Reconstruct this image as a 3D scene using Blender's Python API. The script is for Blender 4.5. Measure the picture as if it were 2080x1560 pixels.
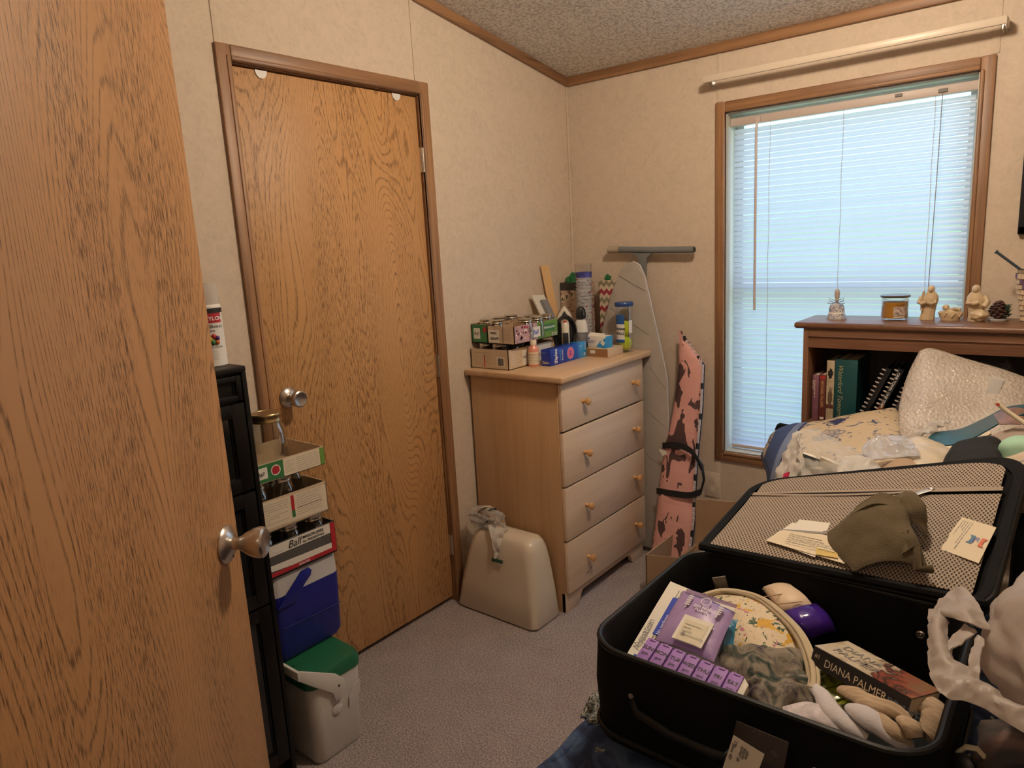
import bpy, bmesh, math, random
from mathutils import Vector, Matrix, noise
R_ = math.radians
PI = math.pi
for o in list(bpy.data.objects): bpy.data.objects.remove(o)
sc = bpy.context.scene
COL = sc.collection

# ---------------------------------------------------------------- camera, world, lights, exposure
cam = bpy.data.cameras.new('camera'); camo = bpy.data.objects.new('camera', cam); COL.objects.link(camo)
cam.sensor_width = 36; cam.lens = 36*1428/2080; cam.clip_start = .02
camo.matrix_world = Matrix(((0.778432,-0.079865,0.622627,1.949576),
    (0.625405,0.183937,-0.758311,-2.890133),
    (-0.053962,0.979688,0.193131,1.447772), (0,0,0,1)))
sc.camera = camo
sc.view_settings.view_transform = 'Standard'; sc.view_settings.look = 'None'
sc.view_settings.gamma = 1; sc.view_settings.use_curve_mapping = False
sc.view_settings.exposure = 0.0

w = bpy.data.worlds.new('sky'); sc.world = w; w.use_nodes = True
nt = w.node_tree; nt.nodes.clear()
wo = nt.nodes.new('ShaderNodeOutputWorld'); bg = nt.nodes.new('ShaderNodeBackground')
tc = nt.nodes.new('ShaderNodeTexCoord'); sp = nt.nodes.new('ShaderNodeSeparateXYZ'); rp = nt.nodes.new('ShaderNodeValToRGB')
nt.links.new(tc.outputs['Generated'], sp.inputs[0]); nt.links.new(sp.outputs['Z'], rp.inputs[0])
mp = rp.color_ramp.elements
mp[0].position = .0; mp[0].color = (.16,.30,.16,1)
mp[1].position = .5; mp[1].color = (.42,.62,1,1)
e = rp.color_ramp.elements.new(.12); e.color = (.36,.56,.80,1)
nt.links.new(rp.outputs[0], bg.inputs[0]); bg.inputs[1].default_value = 3.7
nt.links.new(bg.outputs[0], wo.inputs[0])

def light(name, kind, loc, energy, color, size=.2, rot=None, sy=None):
    l = bpy.data.lights.new(name, kind); l.energy = energy; l.color = color
    if kind == 'POINT': l.shadow_soft_size = size
    if kind == 'AREA':
        l.size = size
        if sy: l.shape = 'RECTANGLE'; l.size_y = sy
    o = bpy.data.objects.new(name, l); COL.objects.link(o); o.location = loc
    if rot: o.rotation_euler = rot
    return o
light('ceiling_lamp_light', 'POINT', (1.42,-1.22,2.32), 50, (1.0,.80,.59), .08)
light('hall_lamp_light', 'POINT', (1.75,-3.7,2.1), 12, (1.0,.78,.55), .15)
light('window_daylight', 'AREA', (1.2,.55,1.35), 13, (.62,.80,1.0), 1.3, (R_(-80),0,0), 1.7)

# ---------------------------------------------------------------- node materials
MATS = {}
class N:
    def __init__(s, name):
        s.m = bpy.data.materials.new(name); s.m.use_nodes = True; s.t = s.m.node_tree; s.t.nodes.clear()
        s.out = s.n('ShaderNodeOutputMaterial'); s.b = s.n('ShaderNodeBsdfPrincipled'); s.l(s.b.outputs[0], s.out.inputs[0])
        MATS[name] = s.m
    def n(s, k, **kw):
        x = s.t.nodes.new(k)
        for a, b in kw.items(): setattr(x, a, b)
        return x
    def l(s, a, b): s.t.links.new(a, b)
    def val(s, inp, v):
        if hasattr(v, 'is_output'): s.l(v, inp)
        else: inp.default_value = v
    def math(s, op, a, b=0, c=0):
        x = s.n('ShaderNodeMath', operation=op); s.val(x.inputs[0], a); s.val(x.inputs[1], b); s.val(x.inputs[2], c)
        return x.outputs[0]
    def coord(s): return s.n('ShaderNodeTexCoord').outputs['Object']
    def mapping(s, scale, vec=None, rot=(0,0,0), loc=(0,0,0)):
        x = s.n('ShaderNodeMapping'); s.l(vec or s.coord(), x.inputs[0]); x.inputs['Scale'].default_value = scale
        x.inputs['Rotation'].default_value = rot; x.inputs['Location'].default_value = loc
        return x.outputs[0]
    def noise(s, vec, scale=1, detail=2, rough=.5, dist=0):
        x = s.n('ShaderNodeTexNoise'); s.l(vec, x.inputs['Vector']); x.inputs['Scale'].default_value = scale
        x.inputs['Detail'].default_value = detail; x.inputs['Roughness'].default_value = rough; x.inputs['Distortion'].default_value = dist
        return x.outputs[0]
    def vor(s, vec, scale=1, feat='F1'):
        x = s.n('ShaderNodeTexVoronoi', feature=feat); s.l(vec, x.inputs['Vector']); x.inputs['Scale'].default_value = scale
        return x.outputs['Distance']
    def ramp(s, f, stops):
        x = s.n('ShaderNodeValToRGB'); s.l(f, x.inputs[0]); e = x.color_ramp.elements
        e[0].position, e[0].color = stops[0][0], (*stops[0][1], 1); e[1].position, e[1].color = stops[-1][0], (*stops[-1][1], 1)
        for p, c in stops[1:-1]: q = e.new(p); q.color = (*c, 1)
        return x.outputs[0]
    def mix(s, f, a, b):
        x = s.n('ShaderNodeMix', data_type='RGBA'); s.val(x.inputs[0], f)
        s.val(x.inputs[6], a if hasattr(a, 'is_output') else (*a, 1)); s.val(x.inputs[7], b if hasattr(b, 'is_output') else (*b, 1))
        return x.outputs[2]
    def bump(s, h, strength=.3, dist=.001):
        x = s.n('ShaderNodeBump'); s.l(h, x.inputs['Height']); x.inputs['Strength'].default_value = strength; x.inputs['Distance'].default_value = dist
        s.l(x.outputs[0], s.b.inputs['Normal'])
    def set(s, **k):
        for a, v in k.items():
            i = s.b.inputs[a.replace('_', ' ')]
            if isinstance(v, tuple) and len(v) == 3: v = (*v, 1)
            s.val(i, v)
        return s
def H(h):   # display sRGB hex -> linear
    h = h.lstrip('#'); c = [int(h[i:i+2], 16)/255 for i in (0,2,4)]
    return tuple(x/12.92 if x < .04045 else ((x+.055)/1.055)**2.4 for x in c)
def M(name, col, rough=.6, metal=0, var=None, bump=None, **k):
    if name in MATS: return MATS[name]
    if isinstance(col, str): col = H(col)
    n = N(name); n.set(Roughness=rough, Metallic=metal)
    if var:
        v = n.noise(n.mapping((1,1,1)), var[0], 4, .6)
        n.set(Base_Color=n.ramp(v, [(.3, tuple(c*(1-var[1]) for c in col)), (.7, tuple(min(1,c*(1+var[1])) for c in col))]))
    else: n.set(Base_Color=col)
    if bump: n.bump(n.noise(n.mapping((1,1,1)), bump[0], 3, .6), bump[1], bump[2] if len(bump) > 2 else .001)
    n.set(**k)
    return n.m
def wood(name, base, dark, across='y', along='z', scale=1., lines=34., strength=.95, rough=.45, wob=1., low=None, spec=.35):
    n = N(name); v = n.coord(); sp = n.n('ShaderNodeSeparateXYZ'); n.l(v, sp.inputs[0])
    ax = {'x':0,'y':1,'z':2}
    A, L = sp.outputs[ax[across]], sp.outputs[ax[along]]
    def comb(a, l, off=0.):
        c = n.n('ShaderNodeCombineXYZ'); n.l(n.math('MULTIPLY', A, a), c.inputs[0]); n.l(n.math('MULTIPLY', L, l), c.inputs[1]); c.inputs[2].default_value = off
        return c.outputs[0]
    f = n.noise(comb(4.2*scale, .75*scale, 3.3), 1, 1.2, .4, .15*wob)
    f2 = n.noise(comb(26*scale, 3*scale, 1.7), 1, 2, .5)
    h = n.math('ADD', n.math('MULTIPLY', f, lines), n.math('MULTIPLY', f2, 1.2))
    h = n.math('ADD', h, n.math('MULTIPLY', A, 62*scale))
    s_ = n.math('ABSOLUTE', n.math('SINE', n.math('MULTIPLY', h, 3.14159)))
    line = n.math('SUBTRACT', 1.05, n.math('MULTIPLY', s_, 2.0)); line = n.math('MAXIMUM', line, 0)
    fine = n.noise(comb(420*scale, 34*scale, 5.1), 1, 2, .6)
    brk = n.math('MULTIPLY', n.math('SUBTRACT', fine, .34), 4.0); brk = n.math('MINIMUM', n.math('MAXIMUM', brk, 0), 1)
    dens = n.noise(comb(9*scale, .9*scale, 9.2), 1, 2, .5)
    speck = n.math('MULTIPLY', n.math('MAXIMUM', n.math('SUBTRACT', fine, .5), 0), 7)
    speck = n.math('MULTIPLY', speck, n.math('MAXIMUM', n.math('MULTIPLY', n.math('SUBTRACT', dens, .40), 6), 0))
    g = n.math('MULTIPLY', line, brk); g = n.math('MINIMUM', n.math('ADD', g, n.math('MULTIPLY', speck, .8)), 1)
    g = n.math('MULTIPLY', g, strength)
    tone = n.noise(comb(5*scale, .6*scale, 7.7), 1, 2, .5)
    b = n.mix(tone, tuple(c*.88 for c in base), tuple(min(1, c*1.14) for c in base))
    n.set(Base_Color=n.mix(g, b, dark), Roughness=rough, Specular_IOR_Level=spec)
    n.bump(n.math('SUBTRACT', 1, g), .25, .0006)
    return n.m
def streak(name, base, dark, along='x', rough=.45, k=1.):   # simple straight streaky grain
    n = N(name); sc_ = [60*k]*3; sc_['xyz'.index(along)] = 2.2*k
    f = n.noise(n.mapping(tuple(sc_)), 1, 4, .65, .2)
    f2 = n.noise(n.mapping(tuple(x*.28 for x in sc_)), 1, 2, .5, .4)
    g = n.math('ADD', n.math('MULTIPLY', f, .6), n.math('MULTIPLY', f2, .4))
    n.set(Base_Color=n.ramp(g, [(.34, dark), (.62, base)]), Roughness=rough)
    return n.m

# wallpaper: cream with faint mottled floral
def wallpaper(name, base):
    n = N(name); v = n.mapping((1,1,1))
    a = n.noise(v, 24, 5, .65, 1.2); b = n.noise(v, 80, 3, .6, .6)
    g = n.math('ADD', n.math('MULTIPLY', a, .65), n.math('MULTIPLY', b, .35))
    n.set(Base_Color=n.ramp(g, [(.36, tuple(c*.91 for c in base)), (.50, base), (.64, tuple(min(1,c*1.06) for c in base))]), Roughness=.7, Specular_IOR_Level=.2)
    n.bump(b, .08, .001); return n.m
m_wall = wallpaper('wallpaper', (.62,.515,.41))
n = N('popcorn_ceiling'); v = n.mapping((1,1,1))
a = n.vor(v, 95); b = n.noise(v, 160, 3, .7); c = n.noise(v, 60, 2, .6)
hgt = n.math('SUBTRACT', n.math('MULTIPLY', b, 1.2), a); hgt = n.math('ADD', hgt, c)
n.set(Base_Color=n.ramp(hgt, [(.30,(.56,.53,.49)), (.75,(.88,.85,.80))]), Roughness=.95); n.bump(hgt, .7, .006); m_ceil = n.m
n = N('carpet'); v = n.mapping((1,1,1))
a = n.noise(v, 190, 3, .8); b = n.noise(v, 9, 3, .55); g = n.math('ADD', n.math('MULTIPLY', a, .92), n.math('MULTIPLY', b, .08))
n.set(Base_Color=n.ramp(g, [(.34,(.15,.12,.12)), (.5,(.42,.355,.345)), (.66,(.72,.62,.60))]), Roughness=1., Specular_IOR_Level=.05); n.bump(a, 1., .006); m_carpet = n.m
m_oakdoor = wood('oak_door', (.52,.285,.120), (.19,.090,.032), 'y', 'z', scale=1.0, lines=66)
m_neardoor = wood('oak_entry_door', (.425,.228,.103), (.12,.058,.023), 'x', 'z', scale=1.15, lines=50)
m_trim = streak('oak_trim_vertical', (.36,.190,.088), (.145,.068,.034), 'z')
m_trimx = streak('oak_trim_sideways', (.36,.190,.088), (.145,.068,.034), 'x')
m_trimy = streak('oak_trim_lengthways', (.36,.190,.088), (.145,.068,.034), 'y')
m_maple = streak('maple_front_cool_lit', (.74,.57,.42), (.60,.45,.32), 'y', .4, .35)  # same wood as the side; bluish window light put into this paler colour
m_maples = streak('maple_side_warm_lit', (.60,.385,.21), (.47,.285,.145), 'z', .4, .5)  # same wood as the front; warm light put into this more orange colour
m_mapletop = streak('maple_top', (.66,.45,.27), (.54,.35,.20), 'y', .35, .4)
m_knob = M('knob_wood', (.62,.33,.13), .3)
m_walnut = streak('walnut', (.235,.115,.065), (.085,.036,.02), 'x', .35)
m_walnutz = streak('walnut_upright', (.235,.115,.065), (.085,.036,.02), 'z', .35)
m_darkback = streak('dark_panel', (.03,.027,.03), (.012,.01,.012), 'z', .5)
m_nickel = M('satin_nickel', (.60,.56,.52), .28, 1)
m_black = M('black_plastic', (.012,.012,.013), .4)
m_cab = M('black_cabinet_paint', (.006,.005,.0045), .38, Specular_IOR_Level=.25)
m_cabglass = M('dark_glass', (.012,.012,.012), .08)
m_white = M('white_plastic', (.75,.73,.70), .4)
m_card = M('cardboard', (.36,.235,.14), .85, var=(14,.08))
m_cardl = M('pale_cardboard', (.56,.43,.29), .8, var=(18,.06))
m_paper = M('paper', (.74,.70,.62), .7)
m_cream = M('cream_paper', (.72,.62,.46), .7)
m_ink = M('black_ink', (.015,.015,.018), .6)
m_grayink = M('grey_ink', (.22,.21,.2), .7)
m_whiteink = M('white_ink', (.85,.85,.85), .5)
m_red = M('red_print', (.42,.02,.03), .5)
m_green = M('green_print', (.035,.17,.055), .5)
m_greenl = M('light_green_print', (.13,.26,.05), .5)
m_blue = M('royal_blue_print', (.012,.04,.40), .35)
m_cyan = M('cyan_print', (.03,.30,.62), .4)
m_pinkp = M('pink_print', (.70,.16,.28), .4)
m_lidmetal = M('zinc_lid', (.62,.58,.50), .25, 1)
m_lidgold = M('brass_lid', (.55,.42,.22), .28, 1)
m_fab = M('black_nylon', (.0042,.0042,.0046), .75, bump=(500,.4), Specular_IOR_Level=.15)
m_fabr = M('black_piping', (.006,.0065,.007), .42, Specular_IOR_Level=.3)
m_lining = M('black_lining', (.006,.006,.007), .85, Specular_IOR_Level=.1)
def glassy(name, col, alpha, rough=.05, spec=.5):
    n = N(name); n.set(Base_Color=col, Roughness=rough, Alpha=alpha, Specular_IOR_Level=spec); return n.m
def jarglass(name, tint=(.86,.86,.83)):
    n = N(name); t = n.n('ShaderNodeBsdfTransparent'); t.inputs[0].default_value = (*tint, 1); g = n.n('ShaderNodeBsdfGlossy'); g.inputs['Roughness'].default_value = .04; g.inputs[0].default_value = (.9,.9,.9,1)
    lw = n.n('ShaderNodeLayerWeight'); lw.inputs[0].default_value = .40; x = n.n('ShaderNodeMixShader'); n.l(lw.outputs['Facing'], x.inputs[0]); n.l(t.outputs[0], x.inputs[1]); n.l(g.outputs[0], x.inputs[2]); n.l(x.outputs[0], n.out.inputs[0])
    bp = n.n('ShaderNodeBump'); bp.inputs['Strength'].default_value = .3; bp.inputs['Distance'].default_value = .004; n.l(n.noise(n.mapping((1,1,1)), 30, 2, .5), bp.inputs['Height']); n.l(bp.outputs[0], g.inputs['Normal'])
    return n.m
m_jar = jarglass('jar_glass', (.80,.80,.77))
m_clear = jarglass('clear_plastic', (.93,.94,.95))
def film(name, col, alpha, bumpk=.5, trans=.5, rough=.3, bs=40):
    n = N(name); t = n.n('ShaderNodeBsdfTranslucent'); t.inputs[0].default_value = (*col, 1)
    n.set(Base_Color=col, Roughness=rough)
    x = n.n('ShaderNodeMixShader'); x.inputs[0].default_value = trans; n.l(n.b.outputs[0], x.inputs[1]); n.l(t.outputs[0], x.inputs[2])
    tr = n.n('ShaderNodeBsdfTransparent'); y = n.n('ShaderNodeMixShader'); y.inputs[0].default_value = alpha
    n.l(tr.outputs[0], y.inputs[1]); n.l(x.outputs[0], y.inputs[2]); n.l(y.outputs[0], n.out.inputs[0])
    if bumpk: n.bump(n.noise(n.mapping((1,1,1)), bs, 4, .6, .8), bumpk, .004)
    return n.m
m_bag = film('white_bag_film', (.80,.77,.73), .88, .5, .35, .35)
m_bagc = film('clear_bag_film', (.80,.80,.80), .45, .6, .3, .15)
m_shell = M('cream_shell', (.66,.57,.45), .32)

# ---------------------------------------------------------------- mesh builder (everything is given in room coordinates)
def fbm(p, k=1., seed=0.): return noise.noise(Vector(p)*k+Vector((seed*7.3, seed*3.1, seed*1.7)))
class MB:
    def __init__(s): s.bm = bmesh.new(); s.mats = []; s.T = Matrix()
    def mi(s, m):
        if m not in s.mats: s.mats.append(m)
        return s.mats.index(m)
    def add(s, vs, fs, m):
        k = s.mi(m); bv = [s.bm.verts.new(s.T @ Vector(v)) for v in vs]
        for f in fs:
            try:
                q = s.bm.faces.new([bv[i] for i in f]); q.material_index = k; q.smooth = True
            except ValueError: pass
        return s
    def addbm(s, b, m, X=None):
        b.verts.index_update(); vs = [(X @ v.co if X else v.co.copy()) for v in b.verts]
        s.add(vs, [[v.index for v in f.verts] for f in b.faces], m); b.free(); return s
    def box(s, lo, hi, m, bev=0, seg=2, X=None):
        lo = Vector(lo); hi = Vector(hi); c = (lo+hi)/2; d = hi-lo
        b = bmesh.new(); bmesh.ops.create_cube(b, size=1)
        for v in b.verts: v.co = Vector((v.co.x*d.x, v.co.y*d.y, v.co.z*d.z))+c
        if bev: bmesh.ops.bevel(b, geom=list(b.edges), offset=bev, segments=seg, affect='EDGES', profile=.5)
        return s.addbm(b, m, X)
    def cyl(s, p0, p1, r, m, r2=None, n=20): return s.lathe([(0,0),(r,0),(r if r2 is None else r2,1),(0,1)], m, n, p0, p1)
    def lathe(s, prof, m, n=24, p0=(0,0,0), p1=None, sx=1., sy=1.):
        p0 = Vector(p0); 
        if p1 is None: X = Matrix.Translation(p0); k = 1
        else:
            d = Vector(p1)-p0; k = d.length; X = Matrix.Translation(p0) @ d.to_track_quat('Z','Y').to_matrix().to_4x4()
        vs, fs, rings = [], [], []
        for r, z in prof:
            if r < 1e-6: rings.append([len(vs)]); vs.append(X @ Vector((0,0,z*k)))
            else:
                rings.append(list(range(len(vs), len(vs)+n)))
                for i in range(n): a = 2*PI*i/n; vs.append(X @ Vector((r*math.cos(a)*sx, r*math.sin(a)*sy, z*k)))
        for a, b in zip(rings, rings[1:]):
            for i in range(n):
                j = (i+1) % n
                if len(a) == 1 and len(b) == 1: break
                if len(a) == 1: fs.append([a[0], b[j], b[i]][::-1])
                elif len(b) == 1: fs.append([a[i], a[j], b[0]])
                else: fs.append([a[i], a[j], b[j], b[i]])
        return s.add(vs, fs, m)
    def tube(s, pts, r, m, n=8, closed=False, flat=1., rad=None, cap=True):
        P = [Vector(p) for p in pts]; N_ = len(P); vs, fs = [], []
        up = None
        for i, p in enumerate(P):
            a = P[i-1] if (i or closed) else p; b = P[(i+1) % N_] if (i < N_-1 or closed) else p
            t = (b-a).normalized()
            if up is None: up = t.orthogonal().normalized() if abs(t.z) > .9 else Vector((0,0,1))
            sd = t.cross(up).normalized(); up = sd.cross(t).normalized()
            rr = rad[i] if rad else r
            for k in range(n): q = 2*PI*k/n; vs.append(p+sd*rr*math.cos(q)+up*rr*flat*math.sin(q))
        M_ = N_ if closed else N_-1
        for i in range(M_):
            for k in range(n):
                j = (i+1) % N_; fs.append([i*n+k, i*n+(k+1) % n, j*n+(k+1) % n, j*n+k])
        if not closed and cap: fs.append(list(range(n))[::-1]); fs.append([(N_-1)*n+k for k in range(n)])
        return s.add(vs, fs, m)
    def prism(s, poly, lo, hi, m, ax='y', bev=0):
        def P(a, b, c): return {'y':(a,c,b),'x':(c,a,b),'z':(a,b,c)}[ax]
        n = len(poly); b = bmesh.new()
        A = [b.verts.new(P(p[0],p[1],lo)) for p in poly]; B = [b.verts.new(P(p[0],p[1],hi)) for p in poly]
        b.faces.new(A); b.faces.new(B[::-1])
        for i in range(n): b.faces.new([A[i], B[i], B[(i+1) % n], A[(i+1) % n]])
        bmesh.ops.recalc_face_normals(b, faces=b.faces)
        if bev: bmesh.ops.bevel(b, geom=list(b.edges), offset=bev, segments=2, affect='EDGES', profile=.5)
        return s.addbm(b, m)
    def slab(s, q, t, m, off=0., nrm=None):   # thin quad/polygon q (3-D points), thickness t along its normal, lifted by off
        q = [Vector(p) for p in q]; nn = (q[1]-q[0]).cross(q[2]-q[0]).normalized()
        if nrm is not None and nn.dot(Vector(nrm)) < 0: q.reverse(); nn = -nn
        n = len(q); vs = [p+nn*off for p in q]+[p+nn*(off+t) for p in q]
        fs = [list(range(n))[::-1], list(range(n, 2*n))]+[[i, (i+1) % n, n+(i+1) % n, n+i] for i in range(n)]
        return s.add(vs, fs, m)
    def sheet(s, C_, m, nu=28, nv=28, t=.003, amp=0., k=14., seed=0., ridge=False, edge=0.):
        rows = [[Vector(p) for p in r] for r in C_]
        def cr(P, u):
            n = len(P)-1; x = min(max(u*n, 0), n-1e-6); i = int(x); f = x-i
            p0 = P[i-1] if i else P[0]*2-P[1]; p1 = P[i]; p2 = P[i+1]; p3 = P[i+2] if i+2 <= n else P[n]*2-P[n-1]
            return .5*((2*p1)+(p2-p0)*f+(2*p0-5*p1+4*p2-p3)*f*f+(3*p1-p0-3*p2+p3)*f**3)
        G = [[cr([cr(r, i/nu) for r in rows], j/nv) for i in range(nu+1)] for j in range(nv+1)]
        nr = []
        for j in range(nv+1):
            r = []
            for i in range(nu+1):
                du = G[j][min(i+1,nu)]-G[j][max(i-1,0)]; dv = G[min(j+1,nv)][i]-G[max(j-1,0)][i]
                q = du.cross(dv); r.append(q.normalized() if q.length > 1e-9 else Vector((0,0,1)))
            nr.append(r)
        W = nu+1; top, bot = [], []
        for j in range(nv+1):
            for i in range(nu+1):
                p = G[j][i]; d = 0
                if amp:
                    x = noise.noise(p*k+Vector((seed*5.1,seed*2.3,seed)))+.5*noise.noise(p*k*2.3+Vector((seed,seed*4.3,3)))
                    d = amp*((.6-abs(x)*1.6) if ridge else x)
                ed = 1.
                if edge:
                    ee = min(i/nu, 1-i/nu, j/nv, 1-j/nv)*2; ed = min(1, math.sqrt(max(ee,0)*2.2+.002))
                top.append(p+nr[j][i]*(d*(1 if not edge else ed)+t*.5*(ed if edge else 1))); bot.append(p+nr[j][i]*(d*(1 if not edge else ed)-t*.5*(ed if edge else 1)))
        o = len(top); fs = []
        for j in range(nv):
            for i in range(nu):
                a = j*W+i; fs.append([a, a+1, a+1+W, a+W]); fs.append([o+a+W, o+a+1+W, o+a+1, o+a])
        B = [i for i in range(W)]+[j*W+nu for j in range(1, nv+1)]+[nv*W+i for i in range(nu-1, -1, -1)]+[j*W for j in range(nv-1, 0, -1)]
        for a, b in zip(B, B[1:]+B[:1]): fs.append([b, a, o+a, o+b])
        return s.add(top+bot, fs, m)
    def blob(s, c, r, m, seed=0., amp=.15, k=2.2, nu=36, nv=22, flat=None, ridge=False, X=None, sq=1.):
        c = Vector(c); vs, fs = [], []
        def pw(x): return math.copysign(abs(x)**sq, x)
        for j in range(nv+1):
            th = PI*j/nv
            for i in range(nu):
                ph = 2*PI*i/nu; d = Vector((pw(math.sin(th))*pw(math.cos(ph)), pw(math.sin(th))*pw(math.sin(ph)), pw(math.cos(th))))
                x = noise.noise(d*k+Vector((seed*3.7,seed,seed*2.1)))+.45*noise.noise(d*k*2.6+Vector((seed,9,seed)))
                f = 1+amp*((.5-abs(x)*2) if ridge else x)
                p = Vector((d.x*r[0], d.y*r[1], d.z*r[2]))*f
                if X: p = X @ p
                p = p+c
                if flat is not None: p.z = max(p.z, flat)
                vs.append(p)
        for j in range(nv):
            for i in range(nu): a = j*nu+i; b = j*nu+(i+1) % nu; fs.append([a, a+nu, b+nu, b])
        return s.add(vs, fs, m)
    def text(s, body, o, right, up, size, m, bold=0., shear=0., align='LEFT', lift=.0004, sx=1.):
        cu = bpy.data.curves.new('t', 'FONT'); cu.body = body; cu.size = 1; cu.offset = bold; cu.shear = shear; cu.align_x = align; cu.resolution_u = 3
        ob = bpy.data.objects.new('t', cu); COL.objects.link(ob)
        me = bpy.data.meshes.new_from_object(ob.evaluated_get(bpy.context.evaluated_depsgraph_get()))
        r = Vector(right).normalized(); u = Vector(up); u = (u-r*u.dot(r)).normalized(); nn = r.cross(u)
        s.add([Vector(o)+r*v.co.x*size*sx+u*v.co.y*size+nn*lift for v in me.vertices], [list(p.vertices) for p in me.polygons], m)
        bpy.data.objects.remove(ob); bpy.data.curves.remove(cu); bpy.data.meshes.remove(me); return s
    def lines(s, o, right, up, wd, n, pitch, m, h=.0012, lift=.0003, seed=1):   # rows of unreadable small print
        rg = random.Random(seed); r = Vector(right).normalized(); u = Vector(up).normalized(); nn = r.cross(u)
        for i in range(n):
            x = 0; y = -i*pitch
            while x < wd*.97:
                l = min(rg.uniform(.03,.12)*wd+.002, wd-x); p = Vector(o)+r*x+u*y+nn*lift
                s.add([p, p+r*l, p+r*l+u*h, p+u*h], [[0,1,2,3]], m); x += l+wd*.022
                if rg.random() < .04: break
        return s
    def dup(s, name, parent, **k): return s.build(name, parent, **k)
    def build(s, name, parent=None, label=None, cat=None, group=None, kind=None, rm=True):
        if rm: bmesh.ops.remove_doubles(s.bm, verts=s.bm.verts, dist=1e-6)
        me = bpy.data.meshes.new(name)
        if parent is not None: bmesh.ops.transform(s.bm, matrix=PMI[parent.name], verts=s.bm.verts)
        s.bm.to_mesh(me); s.bm.free()
        for m in s.mats: me.materials.append(m)
        try: me.set_sharp_from_angle(angle=R_(38))
        except Exception: pass
        o = bpy.data.objects.new(name, me); COL.objects.link(o)
        if parent is not None: o.parent = parent; PMI[o.name] = PMI[parent.name].copy()
        else: PMI[o.name] = Matrix()
        return tag(o, label, cat, group, kind)
PMI = {}
def tag(o, label=None, cat=None, group=None, kind=None):
    if label: o['label'] = label
    if cat: o['category'] = cat
    if group: o['group'] = group
    if kind: o['kind'] = kind
    return o
def thing(name, label, cat, loc=(0,0,0), rz=0, group=None, kind=None, rot=None):
    o = bpy.data.objects.new(name, None); COL.objects.link(o); o.empty_display_size = .05
    X = Matrix.Translation(Vector(loc)) @ (rot.to_4x4() if rot is not None else Matrix.Rotation(rz, 4, 'Z'))
    o.location = loc; o.rotation_euler = X.to_euler(); PMI[o.name] = X.inverted()
    return tag(o, label, cat, group, kind)
def copy_thing(src, loc, rz=0, label=None, group=None):
    r = src.copy(); COL.objects.link(r); r.location = loc; r.rotation_euler = (0,0,rz)
    if label: r['label'] = label
    if group: r['group'] = group
    for ch in list(src.children):
        c = ch.copy(); COL.objects.link(c); c.parent = r
        for g in ch.children: d = g.copy(); COL.objects.link(d); d.parent = c
    return r
def V(*a): return Vector(a or (0,0,0))
def lerp(a, b, t): return Vector(a)*(1-t)+Vector(b)*t

# ================================================================= THE ROOM
YF = -2.93; XR = 3.25; SL = .175; Z0 = 2.19
def cz(y): return Z0-SL*y
MB().box((-.15,YF-1.6,-.06), (XR+.1,.12,0), m_carpet).build('floor', kind='structure')
MB().prism([(.12,cz(.12)),(YF-1.6,cz(YF-1.6)),(YF-1.6,cz(YF-1.6)+.08),(.12,cz(.12)+.08)], -.15, XR+.1, m_ceil, 'x').build('ceiling', kind='structure')
DY0, DY1, DZ = -1.708, -.962, 2.008
b = MB()
b.prism([(YF-1.6,0),(DY0,0),(DY0,DZ),(DY1,DZ),(DY1,0),(.12,0),(.12,cz(.12)),(YF-1.6,cz(YF-1.6))], -.12, 0, m_wall, 'x')
b.box((-.15,YF-1.6,0), (-.121,.12,2.95), m_black)  # unseen black backing, added so no outside light leaks under the closet door
b.build('wall_left', kind='structure')
WX0, WX1, WZ0, WZ1 = .770, 1.630, .508, 1.925
b = MB(); T = cz(0)+.05
b.box((-.12,0,0), (WX0,.14,T), m_wall); b.box((WX1,0,0), (XR+.1,.14,T), m_wall)
b.box((WX0,0,0), (WX1,.14,WZ0), m_wall); b.box((WX0,0,WZ1), (WX1,.14,T), m_wall)
b.build('wall_back', kind='structure')
MB().prism([(YF-1.6,0),(.12,0),(.12,cz(.12)),(YF-1.6,cz(YF-1.6))], XR, XR+.1, m_wall, 'x').build('wall_right', kind='structure')
b = MB(); T = cz(YF)+.05
b.box((0,YF-.1,0), (1.25,YF,T), m_wall); b.box((2.12,YF-.1,0), (XR,YF,T), m_wall); b.box((1.25,YF-.1,2.03), (2.12,YF,T), m_wall)
b.build('wall_front', kind='structure')
MB().box((0,YF-1.6,0), (XR,YF-1.5,3.0), m_wall).build('wall_hall', kind='structure')
# crown mouldings and corner bead
b = MB(); b.box((0,-.016,cz(0)-.036), (XR,.0,cz(0)+.01), m_trimx, .004); b.build('trim_1', kind='structure')
b = MB(); b.prism([(0,cz(0)-.036),(YF,cz(YF)-.036),(YF,cz(YF)+.01),(0,cz(0)+.01)], 0, .016, m_trimy, 'x', .003); b.build('trim_2', kind='structure')
b = MB(); b.box((0,-.010,.0), (.010,0,cz(0)-.03), m_wall, .003); b.build('trim_3', kind='structure')
k = 4
for (y0, y1, z0) in ((-1.745,-1.727,2.05), (-.978,-.960,2.045), (-2.36,-2.345,0)):
    MB().box((0,y0,z0), (.003,y1,cz(y1)-.02), m_wall, .001).build('trim_%d' % k, kind='structure'); k += 1
for (x0, x1, z0, z1) in ((.732,.754,1.97,2.16), (.732,.754,0,.46), (1.655,1.678,1.97,2.16), (1.70,1.722,0,1.0)):
    MB().box((x0,-.003,z0), (x1,0,z1), m_wall, .001).build('trim_%d' % k, kind='structure'); k += 1

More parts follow.
